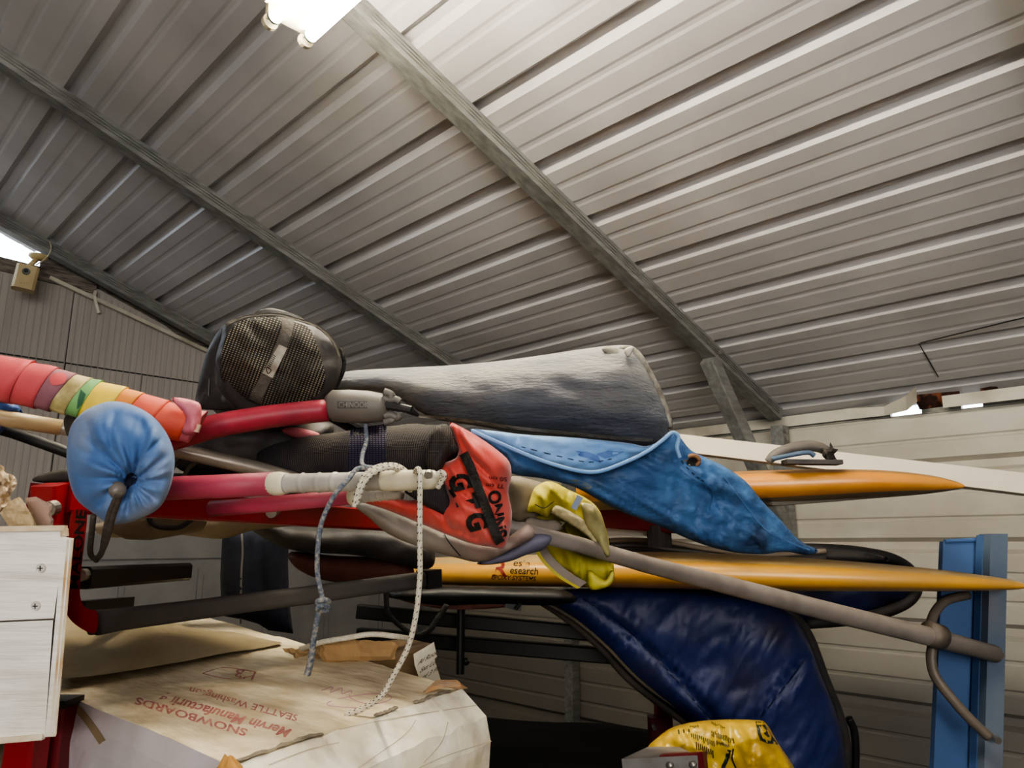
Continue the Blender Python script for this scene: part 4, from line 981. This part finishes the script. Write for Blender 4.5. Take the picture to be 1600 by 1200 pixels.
mbx.add(vs, [(2*i, 2*i+1, 2*i+3, 2*i+2) for i in range(len(bi)-1)]); mbx.build('binding', tapeg, yb, smooth=True)
mbx = MB(); vs = []
for i, (x, y) in enumerate(bi): vs += [P(x-10, y+6, 1.346), P(x-5, y+4, 1.344)]
mbx.add(vs, [(2*i, 2*i+1, 2*i+3, 2*i+2) for i in range(len(bi)-1)]); mbx.build('piping', yelc, yb, smooth=True)
patch(ypo, [(902, 773), (911, 778), (900, 798), (892, 793)], 'blue_tab', mat('blue_tab', '7482a0', None), yb)
line(ypo, [(836, 788), (850, 794), (862, 786), (868, 782)], 1.5, 'stitching', inkblk, yb)
lettering(yb.children[1], '7', (872, 824), (14, 5), (5, -14), 'number', mat('olive_ink', '4a4a22', None), yb.children[1], bold=.03)

# silver long bag
def sdep(x, y): return 1.22-.0001*(x-520)
so_l = [(520, 612), (528, 590), (545, 580), (620, 575), (700, 571), (780, 564), (860, 553), (920, 544), (955, 540), (985, 541), (1005, 560), (1022, 590), (1035, 620), (1048, 650), (1050, 668), (1035, 690), (1010, 697), (960, 694), (880, 684), (820, 680), (760, 668), (720, 662), (680, 655), (650, 640), (625, 625), (590, 612), (555, 612)]
sb = thing('sail_bag', 'long faded silver grey sail bag with frayed square end on top', 'bag', P(900, 690, 1.2))
def sfold(x, y): return crease(x, y, 6, 260, 22, 6, .008)+crease(x, y, 10, 90, 8, 2, .003)+.5*.007*noise.noise(Vector((x/120, y/16, 3)))+.004*noise.noise(Vector((x/50, y/9, 7)))
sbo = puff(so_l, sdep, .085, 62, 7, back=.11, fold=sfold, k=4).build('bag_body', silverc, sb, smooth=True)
puff([(968, 542), (986, 540), (1003, 553), (1022, 585), (1040, 625), (1051, 660), (1048, 676), (1040, 660), (1028, 625), (1012, 590), (995, 565), (975, 556)], 1.145, .008, 8, 4, fold=lambda x, y: .006*noise.noise(Vector((x/6, y/6, 1)))).build('frayed_hem', mat('frayed_cloth', '6e685c', '9c9688', 50, .9, bump=.9), sb, smooth=True)
puff([(940, 545), (960, 541), (975, 556), (968, 566), (955, 560)], 1.13, .004, 5, 4).build('torn_flap', mat('torn_silver', 'a8a290', '8c8778', 50, .9, bump=.8), sb, smooth=True)
puff([(976, 546), (986, 541), (990, 545), (983, 558), (977, 554)], 1.115, .003, 4, 3).build('torn_flap', mat('torn_silver_light', 'c8c2b2', None, rough=.9), sb, smooth=True)
line(sbo, [(655, 650), (720, 656), (800, 668), (880, 676), (960, 684), (1020, 688)], 5, 'lower_piping', mat('pale_piping', 'b8b2a4', '908a80', 60, .8, bump=.7), sb, off=.002)

# blue tarpaulin bag
tb2 = thing('sail_bag', 'faded blue cloth bag with rusty eyelet hanging to a point at right', 'bag', P(1100, 865, 1.15))
def dfold(x, y):
    return crease(x, y, 28, 160, 20, 3, .016)+crease(x, y, 50, 40, 15, 7, .016)*(1 if x > 1050 else .15)+.012*math.sin((x-y)/16)*math.exp(-((x-1110)/45)**2-((y-770)/40)**2)
bo2 = [(735, 672), (770, 684), (800, 702), (850, 722), (900, 738), (935, 735), (975, 722), (1010, 705), (1035, 688), (1048, 676), (1060, 680), (1078, 702), (1100, 714), (1130, 728), (1165, 752), (1190, 782), (1222, 815), (1250, 845), (1278, 860), (1262, 867), (1225, 862), (1190, 866), (1140, 862), (1085, 846), (1030, 822), (960, 795), (900, 762), (850, 748), (800, 740), (790, 718), (765, 695)]
tbo = puff(bo2, lf(735, 1.05, 1278, 1.32), .045, 42, 5, back=.08, fold=dfold, k=4).build('bag_body', denim, tb2, smooth=True)
fl_ = puff([(735, 671), (760, 672), (820, 679), (900, 684), (980, 692), (1010, 697), (1035, 688), (1010, 707), (975, 724), (935, 737), (900, 735), (850, 720), (800, 700), (765, 684)], lf(735, 1.05, 1040, 1.12), .014, 18, 5, fold=lambda x, y: crease(x, y, 8, 90, 12, 2, .012)); flo = fl_.build('open_flap', denimL, tb2, smooth=True)
hm = crom([tuple(P(x, y, .995+.00022*(x-735))) for x, y in ((737, 673), (800, 701), (850, 721), (900, 735), (935, 737), (975, 723), (1010, 706), (1035, 688), (1050, 676), (1060, 682), (1058, 700), (1062, 715))], 6, False)
MB().tube(hm, .0028, 8).build('hem', denimL, tb2, smooth=True)
ey = onto(bvh(tbo), 1082, 720, .003); tg = MB(); R_ = (ray(1083, 722)-ray(1082, 722)).normalized(); U_ = R_.cross(FWD).normalized()
rg_ = [ey+R_*math.cos(a)*m(11, 1.15)+U_*math.sin(a)*m(8.5, 1.15) for a in [i*math.pi/8 for i in range(17)]]; MB().tube(rg_, .0035, 8).build('eyelet', mat('rusty_brass', '7a4e2c', '9c6c40', 60, .6, .3), tb2, smooth=True)
patch(tbo, [(1073, 721), (1080, 714), (1090, 716), (1093, 724), (1084, 728), (1076, 727)], 'eyelet_hole', blk, tb2, off=.002, smooth=True)
sm = MB(); line(tbo, [(1062, 730), (1085, 748), (1108, 760), (1115, 775), (1110, 800)], 3.5, 'x', None, mb=sm, off=.002); line(tbo, [(1130, 742), (1165, 790), (1200, 830), (1240, 850), (1268, 860)], 2.5, 'x', None, mb=sm, off=.002); sm.build('raised_seam', mat('seam_blue', '3f6ea6', None, rough=.7), tb2, smooth=True)
sm = MB(); line(tbo, [(1058, 690), (1062, 715), (1085, 742), (1105, 755)], 1.2, 'x', None, mb=sm, off=.0025, dash=1, step=3); line(flo, [(815, 698), (870, 712), (920, 722), (960, 716)], 1.2, 'x', None, mb=sm, off=.0015, dash=1, step=3); sm.build('stitching', inkblk, tb2)
patch(tbo, [(885, 752), (905, 750), (925, 760), (915, 765), (895, 760)], 'stain', mat('dry_stain', '6f7a70', '5a6f80', 90, .9), tb2, smooth=True)
po = patch(flo, [(900, 705), (918, 706), (935, 712), (940, 724), (925, 718), (905, 712)], 'pocket_shadow', mat('pocket_shade', '3f69b0', None), tb2, off=.001); patch(flo, [(932, 709), (950, 704), (975, 706), (962, 712), (945, 716)], 'pocket_shadow', mat('pocket_shade_b', '4470b4', None), tb2, off=.001)  # shadow inside the pocket, painted on the flap as darker blue

# ============================================================ MAST on the right, folding table
tx0 = 2.0
fm = thing('windsurf_mast', 'taupe tapered mast slanting down to the blue folded table', 'mast', P(1300, 960, 1.75))
mp_ = [(770, 818, 1.13), (900, 850, 1.29), (1010, 882, 1.44), (1150, 918, 1.60), (1300, 957, 1.74), (1450, 994, 1.86), (1556, 1022, 1.895)]
MB().tube([tuple(P(*q)) for q in mp_], [m(r, q[2]) for q, r in zip(mp_, (11.5, 12.5, 13, 14, 15, 14.5, 13))], 24).build('tube_wall', mastgrey, fm, smooth=True)
ft = thing('folding_table', 'folded blue table standing on end against the right wall', 'table', Vector((P(1520, 1100, 2.05).x, P(1520, 1100, 2.05).y, 0)))
def slab(q, df, db, name, M):
    return MB().hexa([P(x, y, df) for x, y in q], [P(x, y, db) for x, y in q]).build(name, M, ft)
tzb = 2600
def vert(xt, yt, w, d, dd_, name, M, round_=0, lean=0):
    a = P(xt, yt, d); b = P(xt+w, yt, d); s = (b-a)
    tpz = a.z; bk_ = FWD.copy(); bk_.z = 0; bk_ = bk_.normalized()*dd_
    ln_ = Vector((-s.x, -s.y, 0)).normalized()*lean
    q0 = [Vector((a.x, a.y, 0))+ln_, Vector((b.x, b.y, 0))+ln_, Vector((b.x, b.y, 0))+bk_+ln_, Vector((a.x, a.y, 0))+bk_+ln_]
    q1 = [Vector((a.x, a.y, tpz)), Vector((b.x, b.y, b.z)), Vector((b.x, b.y, b.z))+bk_, Vector((a.x, a.y, tpz))+bk_]
    return MB().hexa(q0, q1).build(name, M, ft)
vert(1474, 846, 64, dv(846, 2.08), .02, 'panel', tableblue, lean=.25)
MB().tube([P(1476, 846, dv(846, 2.08)), P(1537, 843, dv(846, 2.08))], .006, 8).build('panel_lip', tableblue, ft)
vert(1536, 836, 12, dv(836, 2.04), .03, 'rail', tableblue, lean=.25)
vert(1548, 834, 27, dv(834, 2.01), .05, 'outer_rail', tablegrey, lean=.25)
br_ = crom([tuple(P(x, y, d)) for x, y, d in ((x_, y_, dv(y_, h_)) for x_, y_, h_ in ((1512, 930, 2.07), (1480, 938, 2.05), (1462, 955, 2.02), (1455, 975, 2.0), (1460, 990, 1.99), (1458, 1005, 1.99), (1455, 1030, 1.99), (1462, 1058, 1.98), (1490, 1095, 1.97), (1520, 1128, 1.965), (1546, 1152, 1.96)))], 6, False)
MB().tube(br_, .0125, 14, flat=.9).build('leg_bracket', mat('taupe_bracket', '6e6357', '7d7265', 20, .5, .2), ft, smooth=True)
c_ = P(1460, 993, 1.9); MB().tube([P(1450, 989, 1.86), P(1470, 996, 1.87)], m(19, 1.9), 18).build('clamp', mat('taupe_clamp', '655a4f', None, rough=.5), ft, smooth=True)
for x, y in ((1557, 1155), (1562, 1022)):
    c_ = P(x, y, dv(y, 1.985)); MB().tube([c_, c_-FWD*.008], .009, 14).build('rivet', chrome, ft)

# ============================================================ BOARDS
def board(nm, lab, pr, tipd, stations, depthw, M_top, M_rail, M_bot, tiltup=0, th=None):
    """stations: (px, py_top, py_bot, d, halfwidth m)"""
    mb = MB(); seg = 24; S = crom([tuple(s) for s in stations], 5, False); n = len(S)
    ax = (P(stations[-1][0], stations[-1][1], stations[-1][3])-P(stations[0][0], stations[0][1], stations[0][3])); ax.z = 0; ax.normalize()
    sdv = Vector((-ax.y, ax.x, 0))
    if sdv.dot(FWD) < 0: sdv = -sdv
    vs = []; MI = []
    for (x, yt, yb, d, w) in S:
        a = P(x, yt, d); b = P(x, yb, d); h = (a.z-b.z)/2; c = Vector(((a.x+b.x)/2, (a.y+b.y)/2, (a.z+b.z)/2))+sdv*w+Vector((0, 0, tiltup*w))
        for k in range(seg):
            an = 2*math.pi*k/seg; cx, cz = math.cos(an), math.sin(an)
            sx = math.copysign(abs(cx)**.5, cx); sz = math.copysign(abs(cz)**.42, cz)*(.72+.28*(1-cx*cx))
            vs.append(c-sdv*w*sx+Vector((0, 0, h*sz-tiltup*w*sx)))
    mb.v = vs
    for i in range(n-1):
        for k in range(seg):
            mb.f.append([i*seg+k, i*seg+(k+1) % seg, (i+1)*seg+(k+1) % seg, (i+1)*seg+k]); q = (k+.5)/seg
            mb.m.append(0 if .08 < q < .42 else (2 if .62 < q < .88 else 1))
    mb.f += [list(range(seg))[::-1], list(range((n-1)*seg, n*seg))]; mb.m += [1, 1]
    th_ = thing(nm, lab, 'board', P(stations[len(stations)//2][0], stations[len(stations)//2][2], stations[len(stations)//2][3]))
    o = mb.build('hull', [M_top, M_rail, M_bot], th_, smooth=True)
    return th_, o
yt_, yo = board('windsurf_board', 'long yellow windsurf board with black printed logo reaching the right edge', 0, 0,
  [(560, 876, 905, 2.25, .10), (680, 872, 918, 2.12, .26), (850, 868, 922, 2.02, .30), (1000, 864, 925, 1.95, .31), (1150, 868, 928, 1.90, .30), (1300, 876, 929, 1.86, .26), (1430, 886, 928, 1.84, .19), (1530, 897, 926, 1.835, .11), (1585, 906, 923, 1.835, .05), (1606, 913, 919, 1.835, .01)], 0, yeldust, yelboard, yelboard, 0)
lt = MB(); lettering(yo, 'esin', (801, 884), (17, 1), (3, -15), 'x', None, mb=lt); lettering(yo, 'esearch', (796, 896), (14.5, .6), (2, -16), 'x', None, mb=lt, bold=.01); lettering(yo, 'EPOXY SYSTEMS', (767, 905), (9.6, .4), (2, -10), 'x', None, mb=lt, bold=.012)
lt.build('black_logo', inkblk, yo); lettering(yo, 'R', (766, 900), (42, 1), (5, -36), 'red_logo', mat('logo_red', '8c2018', None), yo, bold=.015)
ot_, oo = board('windsurf_board', 'shorter orange brown windsurf board with a footstrap above the yellow one', 0, 0,
  [(900, 736, 790, 1.95, .22), (1060, 731, 788, 1.88, .24), (1200, 727, 784, 1.83, .23), (1320, 726, 777, 1.80, .19), (1400, 730, 772, 1.79, .14), (1460, 739, 769, 1.785, .08), (1495, 750, 765, 1.785, .03), (1507, 757, 762, 1.785, .008)], 0, ordust, orboard, greybottom, 0)
puff([(1090, 783), (1200, 783), (1330, 778), (1400, 772), (1330, 781), (1225, 789), (1110, 793)], 1.90, .05, 6, 6, smooth=False).build('underside', greybottom, ot_)
fs_ = thing('footstrap', 'black footstrap with blue lining on the orange board', 'strap', P(1260, 724, 1.82))
MB().tube(crom([tuple(P(x, y, 1.84)) for x, y in ((1200, 722), (1212, 710), (1240, 700), (1270, 697), (1290, 704), (1300, 718))], 6, False), [m(6+3*math.sin(i/30*math.pi), 1.84) for i in range(31)], 12).build('strap_pad', darkplastic, fs_, smooth=True)
MB().tube(crom([tuple(P(x, y, 1.83)) for x, y in ((1206, 717), (1235, 711), (1262, 707), (1272, 712))], 6, False), m(4, 1.84), 10).build('lining', mat('blue_lining', '4a617c', None), fs_, smooth=True)
sc2 = puff([(1283, 700), (1296, 700), (1298, 691), (1302, 699), (1310, 702), (1303, 710), (1308, 718), (1294, 722), (1285, 716)], 1.82, .02, 10, 4, smooth=False); displace(sc2, .006, 60); sc2.build('frayed_tab', dust, fs_)
MB().bar(P(1225, 722, 1.82), P(1312, 723, 1.82), .04, m(7, 1.82)).build('base_plate', blkcloth, fs_)
# white beam behind
wb = MB().bar(P(1040, 691, 2.45), P(1900, 793, 1.85), .09, .055, up=(0, 0, 1)); tag(wb.build('wooden_beam', whitebeam), 'white painted beam slanting behind the orange board', 'beam')

# ============================================================ BOARD BAGS, blue
bb = thing('board_bag', 'royal blue padded board bag with black edging under the yellow board', 'bag', P(1150, 975, 2.3))
bbo = puff([(940, 905), (1000, 880), (1100, 862), (1200, 858), (1300, 858), (1370, 866), (1410, 880), (1434, 905), (1430, 932), (1400, 952), (1340, 968), (1260, 975), (1180, 960), (1080, 940), (980, 930)], 2.50, .05, 30, 9, back=.1, fold=lambda x, y: .02*noise.noise(Vector((x/40, y/14, 1)))).build('padded_panel', navyb, bb, smooth=True)
ebm = [(1080, 864), (1200, 859), (1300, 859), (1370, 867), (1410, 881), (1432, 906), (1427, 932), (1398, 951), (1340, 967), (1260, 974)]
MB().tube(crom([tuple(P(x, y, 2.46)) for x, y in ebm], 6, False), m(9, 2.4), 12).build('edging', blkcloth, bb, smooth=True)
ts = [(905, 852), (950, 846), (1000, 845), (1050, 849), (1100, 858), (1150, 864), (1200, 868), (1290, 862)]
hb_ = thing('board_bag', 'dark zipped board bag lying flat on top of the yellow board', 'bag', P(1050, 866, 2.2))
puff([(880, 868), (900, 854), (950, 846), (1010, 844), (1060, 850), (1120, 858), (1200, 862), (1290, 858), (1350, 862), (1390, 876), (1300, 880), (1150, 880), (1000, 876)], 2.42, .06, 12, 6, back=.1).build('bag_body', blkcloth, hb_, smooth=True)
MB().tube(crom([tuple(P(x, y-1, 2.35)) for x, y in ts], 5, False), .008, 8).build('upper_zip', mat('zip_tape', '8a7a66', None), hb_, smooth=True)
MB().tube(crom([tuple(P(x, y+8+2*math.sin(x/20), 2.34)) for x, y in ts], 5, False), .006, 8).build('lower_zip', mat('zip_grey', '55504a', None), hb_, smooth=True)
# large hanging lobe (end of the second bag)
lo = thing('board_bag', 'large royal blue board bag end drooping in front of the wall', 'bag', P(1200, 1200, 2.1))
ol = [(830, 926), (900, 920), (1000, 918), (1100, 925), (1180, 938), (1235, 960), (1262, 1000), (1285, 1060), (1305, 1110), (1318, 1160), (1318, 1230), (1280, 1290), (1180, 1280), (1130, 1200), (1095, 1150), (1070, 1125), (1010, 1080), (975, 1050), (940, 1010), (890, 965), (850, 940)]
def lfold(x, y):
    s = crease(x, y, 125, 80, 22, 2, .014)+.018*noise.noise(Vector((x/90, y/90, 5)))
    def seam(ax, ay, bx, by, w=7, a=.018):
        t = max(0, min(1, ((x-ax)*(bx-ax)+(y-ay)*(by-ay))/((bx-ax)**2+(by-ay)**2))); r = math.hypot(x-ax-t*(bx-ax), y-ay-t*(by-ay)); return a*math.exp(-(r/w)**2)+.01*math.exp(-(r/16)**2)*math.sin((x+y)*.35)
    s += seam(905, 935, 985, 990); s += seam(985, 990, 1050, 1050); s += seam(1050, 1050, 1125, 1135); s += seam(1262, 1025, 1180, 1130)
    return s
loo = puff(ol, lambda x, y: 2.12-.0002*(x-900), .08, 70, 7, back=.08, fold=lfold, k=4).build('padded_panel', navyb, lo, smooth=True)
sq = MB(); line(loo, [(900, 930), (945, 955), (985, 988), (1020, 1022), (1055, 1060), (1090, 1100), (1128, 1142)], 2.2, 'x', None, mb=sq, off=.004); sq.build('quilt_seam', navyd, lo, smooth=True)
sq = MB(); line(loo, [(1262, 1025), (1235, 1062), (1205, 1100), (1178, 1135)], 2.2, 'x', None, mb=sq, off=.004); sq.build('quilt_seam', navyd, lo, smooth=True)
MB().tube(crom([tuple(P(x, y, 2.10)) for x, y in ((835, 932), (890, 968), (940, 1012), (975, 1052), (1010, 1082), (1070, 1127), (1095, 1152), (1130, 1202), (1150, 1240))], 6, False), m(7, 2.1), 12).build('edging', dust, lo, smooth=True)
MB().tube(crom([tuple(P(x, y, 2.06)) for x, y in ((842, 936), (897, 968), (947, 1010), (985, 1050), (1020, 1080), (1075, 1118), (1102, 1145))], 6, False), .005, 8).build('zip', mat('zip_olive', '4c4436', None), lo, smooth=True)
MB().tube(crom([tuple(P(x, y, 2.10)) for x, y in ((1215, 948), (1245, 968), (1266, 1000), (1288, 1060), (1308, 1110), (1321, 1160), (1321, 1230))], 6, False), m(8, 2.1), 12).build('edging', blkcloth, lo, smooth=True)
tag(MB().tube(crom([tuple(P(x, y, 2.2)) for x, y in ((1326, 1122), (1334, 1140), (1337, 1170), (1336, 1210), (1334, 1300), (1330, 1600), (1325, 2100))], 5, False), m(6, 2.2), 10).build('hose', blk, smooth=True), 'thick black hose standing beside the drooping blue bag', 'hose')

# ============================================================ BOTTOM RIGHT: yellow sack, grey metal box
ys = thing('plastic_sack', 'yellow plastic sack with dark printing in front of the blue bag', 'bag', P(1130, 1200, 1.5))
def yf(x, y): return crease(x, y, 70, 60, 18, 2, .018)+crease(x, y, 20, 30, 9, 5, .008)
yso = puff([(1010, 1170), (1030, 1150), (1052, 1136), (1090, 1127), (1140, 1124), (1180, 1125), (1197, 1130), (1215, 1160), (1240, 1198), (1262, 1250), (1200, 1300), (1080, 1300), (1020, 1260), (1000, 1200)], 1.55, .08, 55, 5, back=.1, fold=yf, k=3).build('sack_body', yelbag, ys, smooth=True)
pr = MB(); rr3 = random.Random(8)
for (x0, y0, n_, w_, h_, sx, sy) in ((1060, 1140, 3, 3, 7, 8, 0), (1080, 1145, 12, 2.2, 9, 3.2, 1.2), (1112, 1142, 14, 2.2, 9, 2.6, .9), (1088, 1160, 9, 2.4, 13, 3.2, 1.5), (1120, 1158, 8, 2.2, 7, 2.6, .8), (1112, 1128, 8, 2, 5, 2.8, 1), (1078, 1133, 5, 2.2, 4, 3, 0)):
    for i in range(n_):
        x = x0+i*sx; y = y0+i*sy+rr3.uniform(-1, 1); line(yso, [(x, y), (x+1, y+h_*rr3.uniform(.6, 1.1))], w_*.65, 'x', None, mb=pr, step=2, off=.002)
line(yso, [(1140, 1172), (1136, 1186), (1130, 1200), (1128, 1215)], 6, 'x', None, mb=pr, off=.002); line(yso, [(1146, 1170), (1144, 1186), (1150, 1200)], 2.5, 'x', None, mb=pr, off=.002)
pr.build('printed_text', inkgreen, yso)
em = patch(yso, [(1180, 1127), (1193, 1128), (1205, 1148), (1216, 1163), (1200, 1162), (1188, 1157), (1184, 1146)], 'printed_emblem', inkgreen, yso, off=.002, smooth=False, grid=4)
patch(yso, [(1190, 1133), (1198, 1142), (1193, 1146), (1200, 1152), (1206, 1150), (1204, 1158), (1192, 1154), (1188, 1144)], 'emblem_detail', yelbag, em, off=.0035, grid=3)
mx_ = thing('metal_box', 'grey riveted metal box with a red edge at the bottom', 'box', P(1050, 1230, 1.35))
MB().hexa([P(971, 1186, 1.3), P(1090, 1181, 1.3), P(1098, 1320, 1.3), P(985, 1320, 1.3)], [P(1012, 1167, 1.5), P(1060, 1166, 1.5), P(1090, 1290, 1.5), P(1020, 1300, 1.5)]).build('casing', mat('brushed_grey', '9a9896', '86827e', 20, .5, .4, bump=.2), mx_)
MB().hexa([P(1030, 1181, 1.31), P(1098, 1175, 1.31), P(1116, 1320, 1.31), P(1096, 1320, 1.31)], [P(1036, 1177, 1.36), P(1104, 1174, 1.36), P(1118, 1320, 1.36), P(1100, 1320, 1.36)]).build('red_edge', redd, mx_)
for x, y in ((1047, 1196), (1083, 1195)):
    c_ = P(x, y, 1.297); MB().tube([c_, c_-FWD*.006], [.007, .004], 12).build('rivet', chrome, mx_, smooth=True)
zz_ = P(1050, 1250, 1.4)
MB
st2 = MB(); pz = P(1100, 1320, 1.5).z; cx, cy = P(1100, 1320, 1.45).x, P(1100, 1320, 1.45).y
st2.box((cx-.2, cy-.2, pz-.04), (cx+.2, cy+.2, pz))
for a_ in (-.18, .16):
    for b_ in (-.18, .16): st2.box((cx+a_, cy+b_, 0), (cx+a_+.02, cy+b_+.02, pz-.04))
tag(st2.build('side_table', blkm), 'black stand under the yellow sack and metal box', 'table')

# ============================================================ DARK THINGS UNDER THE PILE, left
tag(puff([(275, 690), (330, 668), (420, 662), (510, 660), (520, 680), (500, 700), (430, 720), (420, 740), (330, 745), (275, 730)], 1.12, .04, 26, 8, back=.12, fold=lambda x, y: .012*noise.noise(Vector((x/40, y/9, 1)))).build('cloth_bag', blkcloth, smooth=True), 'black crumpled bag stuffed under the burgundy boom', 'bag')
tag(puff([(120, 760), (150, 742), (220, 738), (300, 740), (420, 742), (560, 745), (560, 770), (420, 775), (260, 770), (140, 775)], 1.15, .05, 14, 8, back=.1).build('cloth_bag', blk, smooth=True), 'flat black bag lying on the top bar behind the rose boom', 'bag')
tag(puff([(52, 752), (60, 742), (85, 736), (106, 735), (110, 752), (95, 756)], .92, .012, 8, 4).build('cloth_bag', dust, smooth=True), 'small dusty black pouch on the rack corner left of the blue bag', 'bag')
tag(MB().tube(crom([tuple(P(x, y, .98)) for x, y in ((300, 700), (310, 714), (305, 722), (295, 732), (285, 746), (275, 748), (268, 742), (272, 728), (285, 716))], 5, False), .0028, 8).build('cord', dust, smooth=True), 'thin dusty cord loop hanging right of the blue drawstring bag', 'cord')
tag(puff([(440, 672), (462, 668), (496, 676), (496, 684), (460, 684)], 1.08, .01, 7, 4).build('foam_wedge', rubpink, smooth=True), 'small pink foam wedge above the mesh sail bag', 'foam')
bg_ = thing('rolled_canvas', 'beige rolled canvas end hanging below the blue bag', 'roll', P(220, 845, 1.1))
MB().tube([P(170, 812, 1.06), P(205, 818, 1.08), P(235, 818, 1.15), P(300, 812, 1.3)], [m(18, 1.06), m(29, 1.08), m(30, 1.15), m(24, 1.3)], 22, flat=.85).build('canvas_roll', beigeb, bg_, smooth=True)
MB().tube(crom([tuple(P(x, y, 1.04)) for x, y in ((232, 802), (236, 816), (252, 824), (280, 824), (300, 812))], 5, False), m(4, 1.05), 8).build('strap', blk, bg_, smooth=True)
tag(puff([(150, 818), (240, 812), (330, 800), (480, 808), (520, 815), (400, 828), (345, 842), (260, 834), (170, 840)], 1.55, .04, 14, 8, back=.1, fold=lambda x, y: .01*noise.noise(Vector((x/30, y/12, 1)))).build('cloth_bag', beigeb, smooth=True), 'dim beige cloth bundle sagging under the red top bar', 'bag')
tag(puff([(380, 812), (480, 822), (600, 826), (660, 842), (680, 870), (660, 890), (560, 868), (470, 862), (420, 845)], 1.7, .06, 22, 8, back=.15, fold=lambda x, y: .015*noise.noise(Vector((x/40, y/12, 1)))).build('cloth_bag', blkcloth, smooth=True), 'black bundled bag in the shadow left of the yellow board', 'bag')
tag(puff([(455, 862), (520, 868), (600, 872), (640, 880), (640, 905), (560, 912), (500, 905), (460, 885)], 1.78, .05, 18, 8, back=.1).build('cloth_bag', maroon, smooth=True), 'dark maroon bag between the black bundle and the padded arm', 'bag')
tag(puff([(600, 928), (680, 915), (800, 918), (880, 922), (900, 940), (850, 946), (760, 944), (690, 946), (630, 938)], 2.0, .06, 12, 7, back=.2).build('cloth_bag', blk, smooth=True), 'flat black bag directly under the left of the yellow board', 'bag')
tag(puff([(615, 930), (700, 944), (790, 938), (830, 940), (780, 950), (700, 952), (640, 942)], 2.02, .02, 6, 6, back=.1).build('cloth_bag', maroon, smooth=True), 'thin maroon cloth edge below the flat black bag', 'cloth')
tag(MB().tube(crom([tuple(P(x, y, 1.9)) for x, y in ((604, 918), (606, 955), (625, 978), (650, 992), (670, 985), (685, 965), (698, 945))], 6, False), m(6, 1.9), 8, flat=.5).build('webbing_strap', strapblk, smooth=True), 'black webbing strap looping below the yellow board', 'strap')
a = P(800, 943, 2.0); tag(MB().bar(P(790, 940, 2.0), P(815, 946, 2.0), .02, .03).tube(crom([tuple(P(x, y, 1.97)) for x, y in ((796, 932), (808, 930), (812, 942), (806, 952))], 4, False), .005, 8).build('buckle', blk), 'black plastic buckle under the yellow board', 'buckle')
zp = .84  # black shape added to darken the space beneath the rack
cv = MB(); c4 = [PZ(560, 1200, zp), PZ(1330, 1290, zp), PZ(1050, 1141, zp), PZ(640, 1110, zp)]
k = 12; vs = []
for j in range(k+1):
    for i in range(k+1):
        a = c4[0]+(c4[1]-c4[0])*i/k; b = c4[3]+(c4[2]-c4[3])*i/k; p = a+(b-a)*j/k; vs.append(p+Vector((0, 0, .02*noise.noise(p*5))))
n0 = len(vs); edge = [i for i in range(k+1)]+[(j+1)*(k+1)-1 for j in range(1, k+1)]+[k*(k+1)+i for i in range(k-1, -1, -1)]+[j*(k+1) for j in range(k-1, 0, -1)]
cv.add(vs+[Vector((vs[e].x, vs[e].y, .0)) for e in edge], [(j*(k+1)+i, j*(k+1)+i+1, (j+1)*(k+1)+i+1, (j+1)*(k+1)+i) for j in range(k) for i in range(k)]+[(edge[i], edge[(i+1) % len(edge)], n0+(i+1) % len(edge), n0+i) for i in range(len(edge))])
tag(cv.build('dark_filler', mat('filler_black', '0c0b0b', '131212', 9, .9), smooth=True), 'low pile under black sheeting in the shadow beneath the rack', 'pile')  # no real sheeted pile: black filler added to darken the space beneath the rack
# hanging trousers
tr_ = thing('trousers', 'dark navy trousers with pale side stripe hanging behind the padded arm', 'trousers', P(400, 985, 1.9))
to = puff([(348, 826), (400, 820), (452, 826), (450, 880), (452, 940), (458, 990), (420, 985), (404, 975), (380, 968), (346, 962), (344, 900)], 1.95, .05, 26, 8, back=.06, fold=lambda x, y: .018*noise.noise(Vector((x/13, y/120, 1))), smooth=False).build('legs', navytrouser, tr_, smooth=True)
line(to, [(377, 824), (379, 860), (377, 900), (376, 975)], 3, 'side_stripe', mat('pale_stripe', '6e6a66', None), tr_)

# ============================================================ LIGHT
def area(name, loc, tgt, size, power, col, sy=None):
    l = bpy.data.lights.new(name, 'AREA'); l.energy = power; l.spread = math.radians(125); l.color = col; l.size = size
    if sy: l.shape = 'RECTANGLE'; l.size_y = sy
    o = bpy.data.objects.new(name, l); COL.objects.link(o); o.location = loc
    o.rotation_euler = (Vector(tgt)-Vector(loc)).to_track_quat('-Z', 'Y').to_euler(); return o
area('rear_fill', (-1.7, -2.4, 2.1), (1.2, 1.2, 3.4), 2.4, 40, (1, .95, .90), 1.7)  # fill lamp added behind the camera, aimed up to brighten the roof
W = bpy.data.worlds.new('world'); SC.world = W; W.use_nodes = True
nt = W.node_tree; bgn = nt.nodes['Background']; bgn.inputs[1].default_value = 5
tcw = nt.nodes.new('ShaderNodeTexCoord'); sxw = nt.nodes.new('ShaderNodeSeparateXYZ'); rw = nt.nodes.new('ShaderNodeValToRGB')
nt.links.new(tcw.outputs['Generated'], sxw.inputs[0]); nt.links.new(sxw.outputs[2], rw.inputs[0]); nt.links.new(rw.outputs[0], bgn.inputs[0])
rw.color_ramp.elements[0].position = 0; rw.color_ramp.elements[0].color = (.06, .06, .06, 1); rw.color_ramp.elements[1].position = .08; rw.color_ramp.elements[1].color = (.78, .88, 1, 1)
SC.view_settings.view_transform = 'AgX'; SC.view_settings.look = 'AgX - Medium High Contrast'; SC.view_settings.exposure = .95
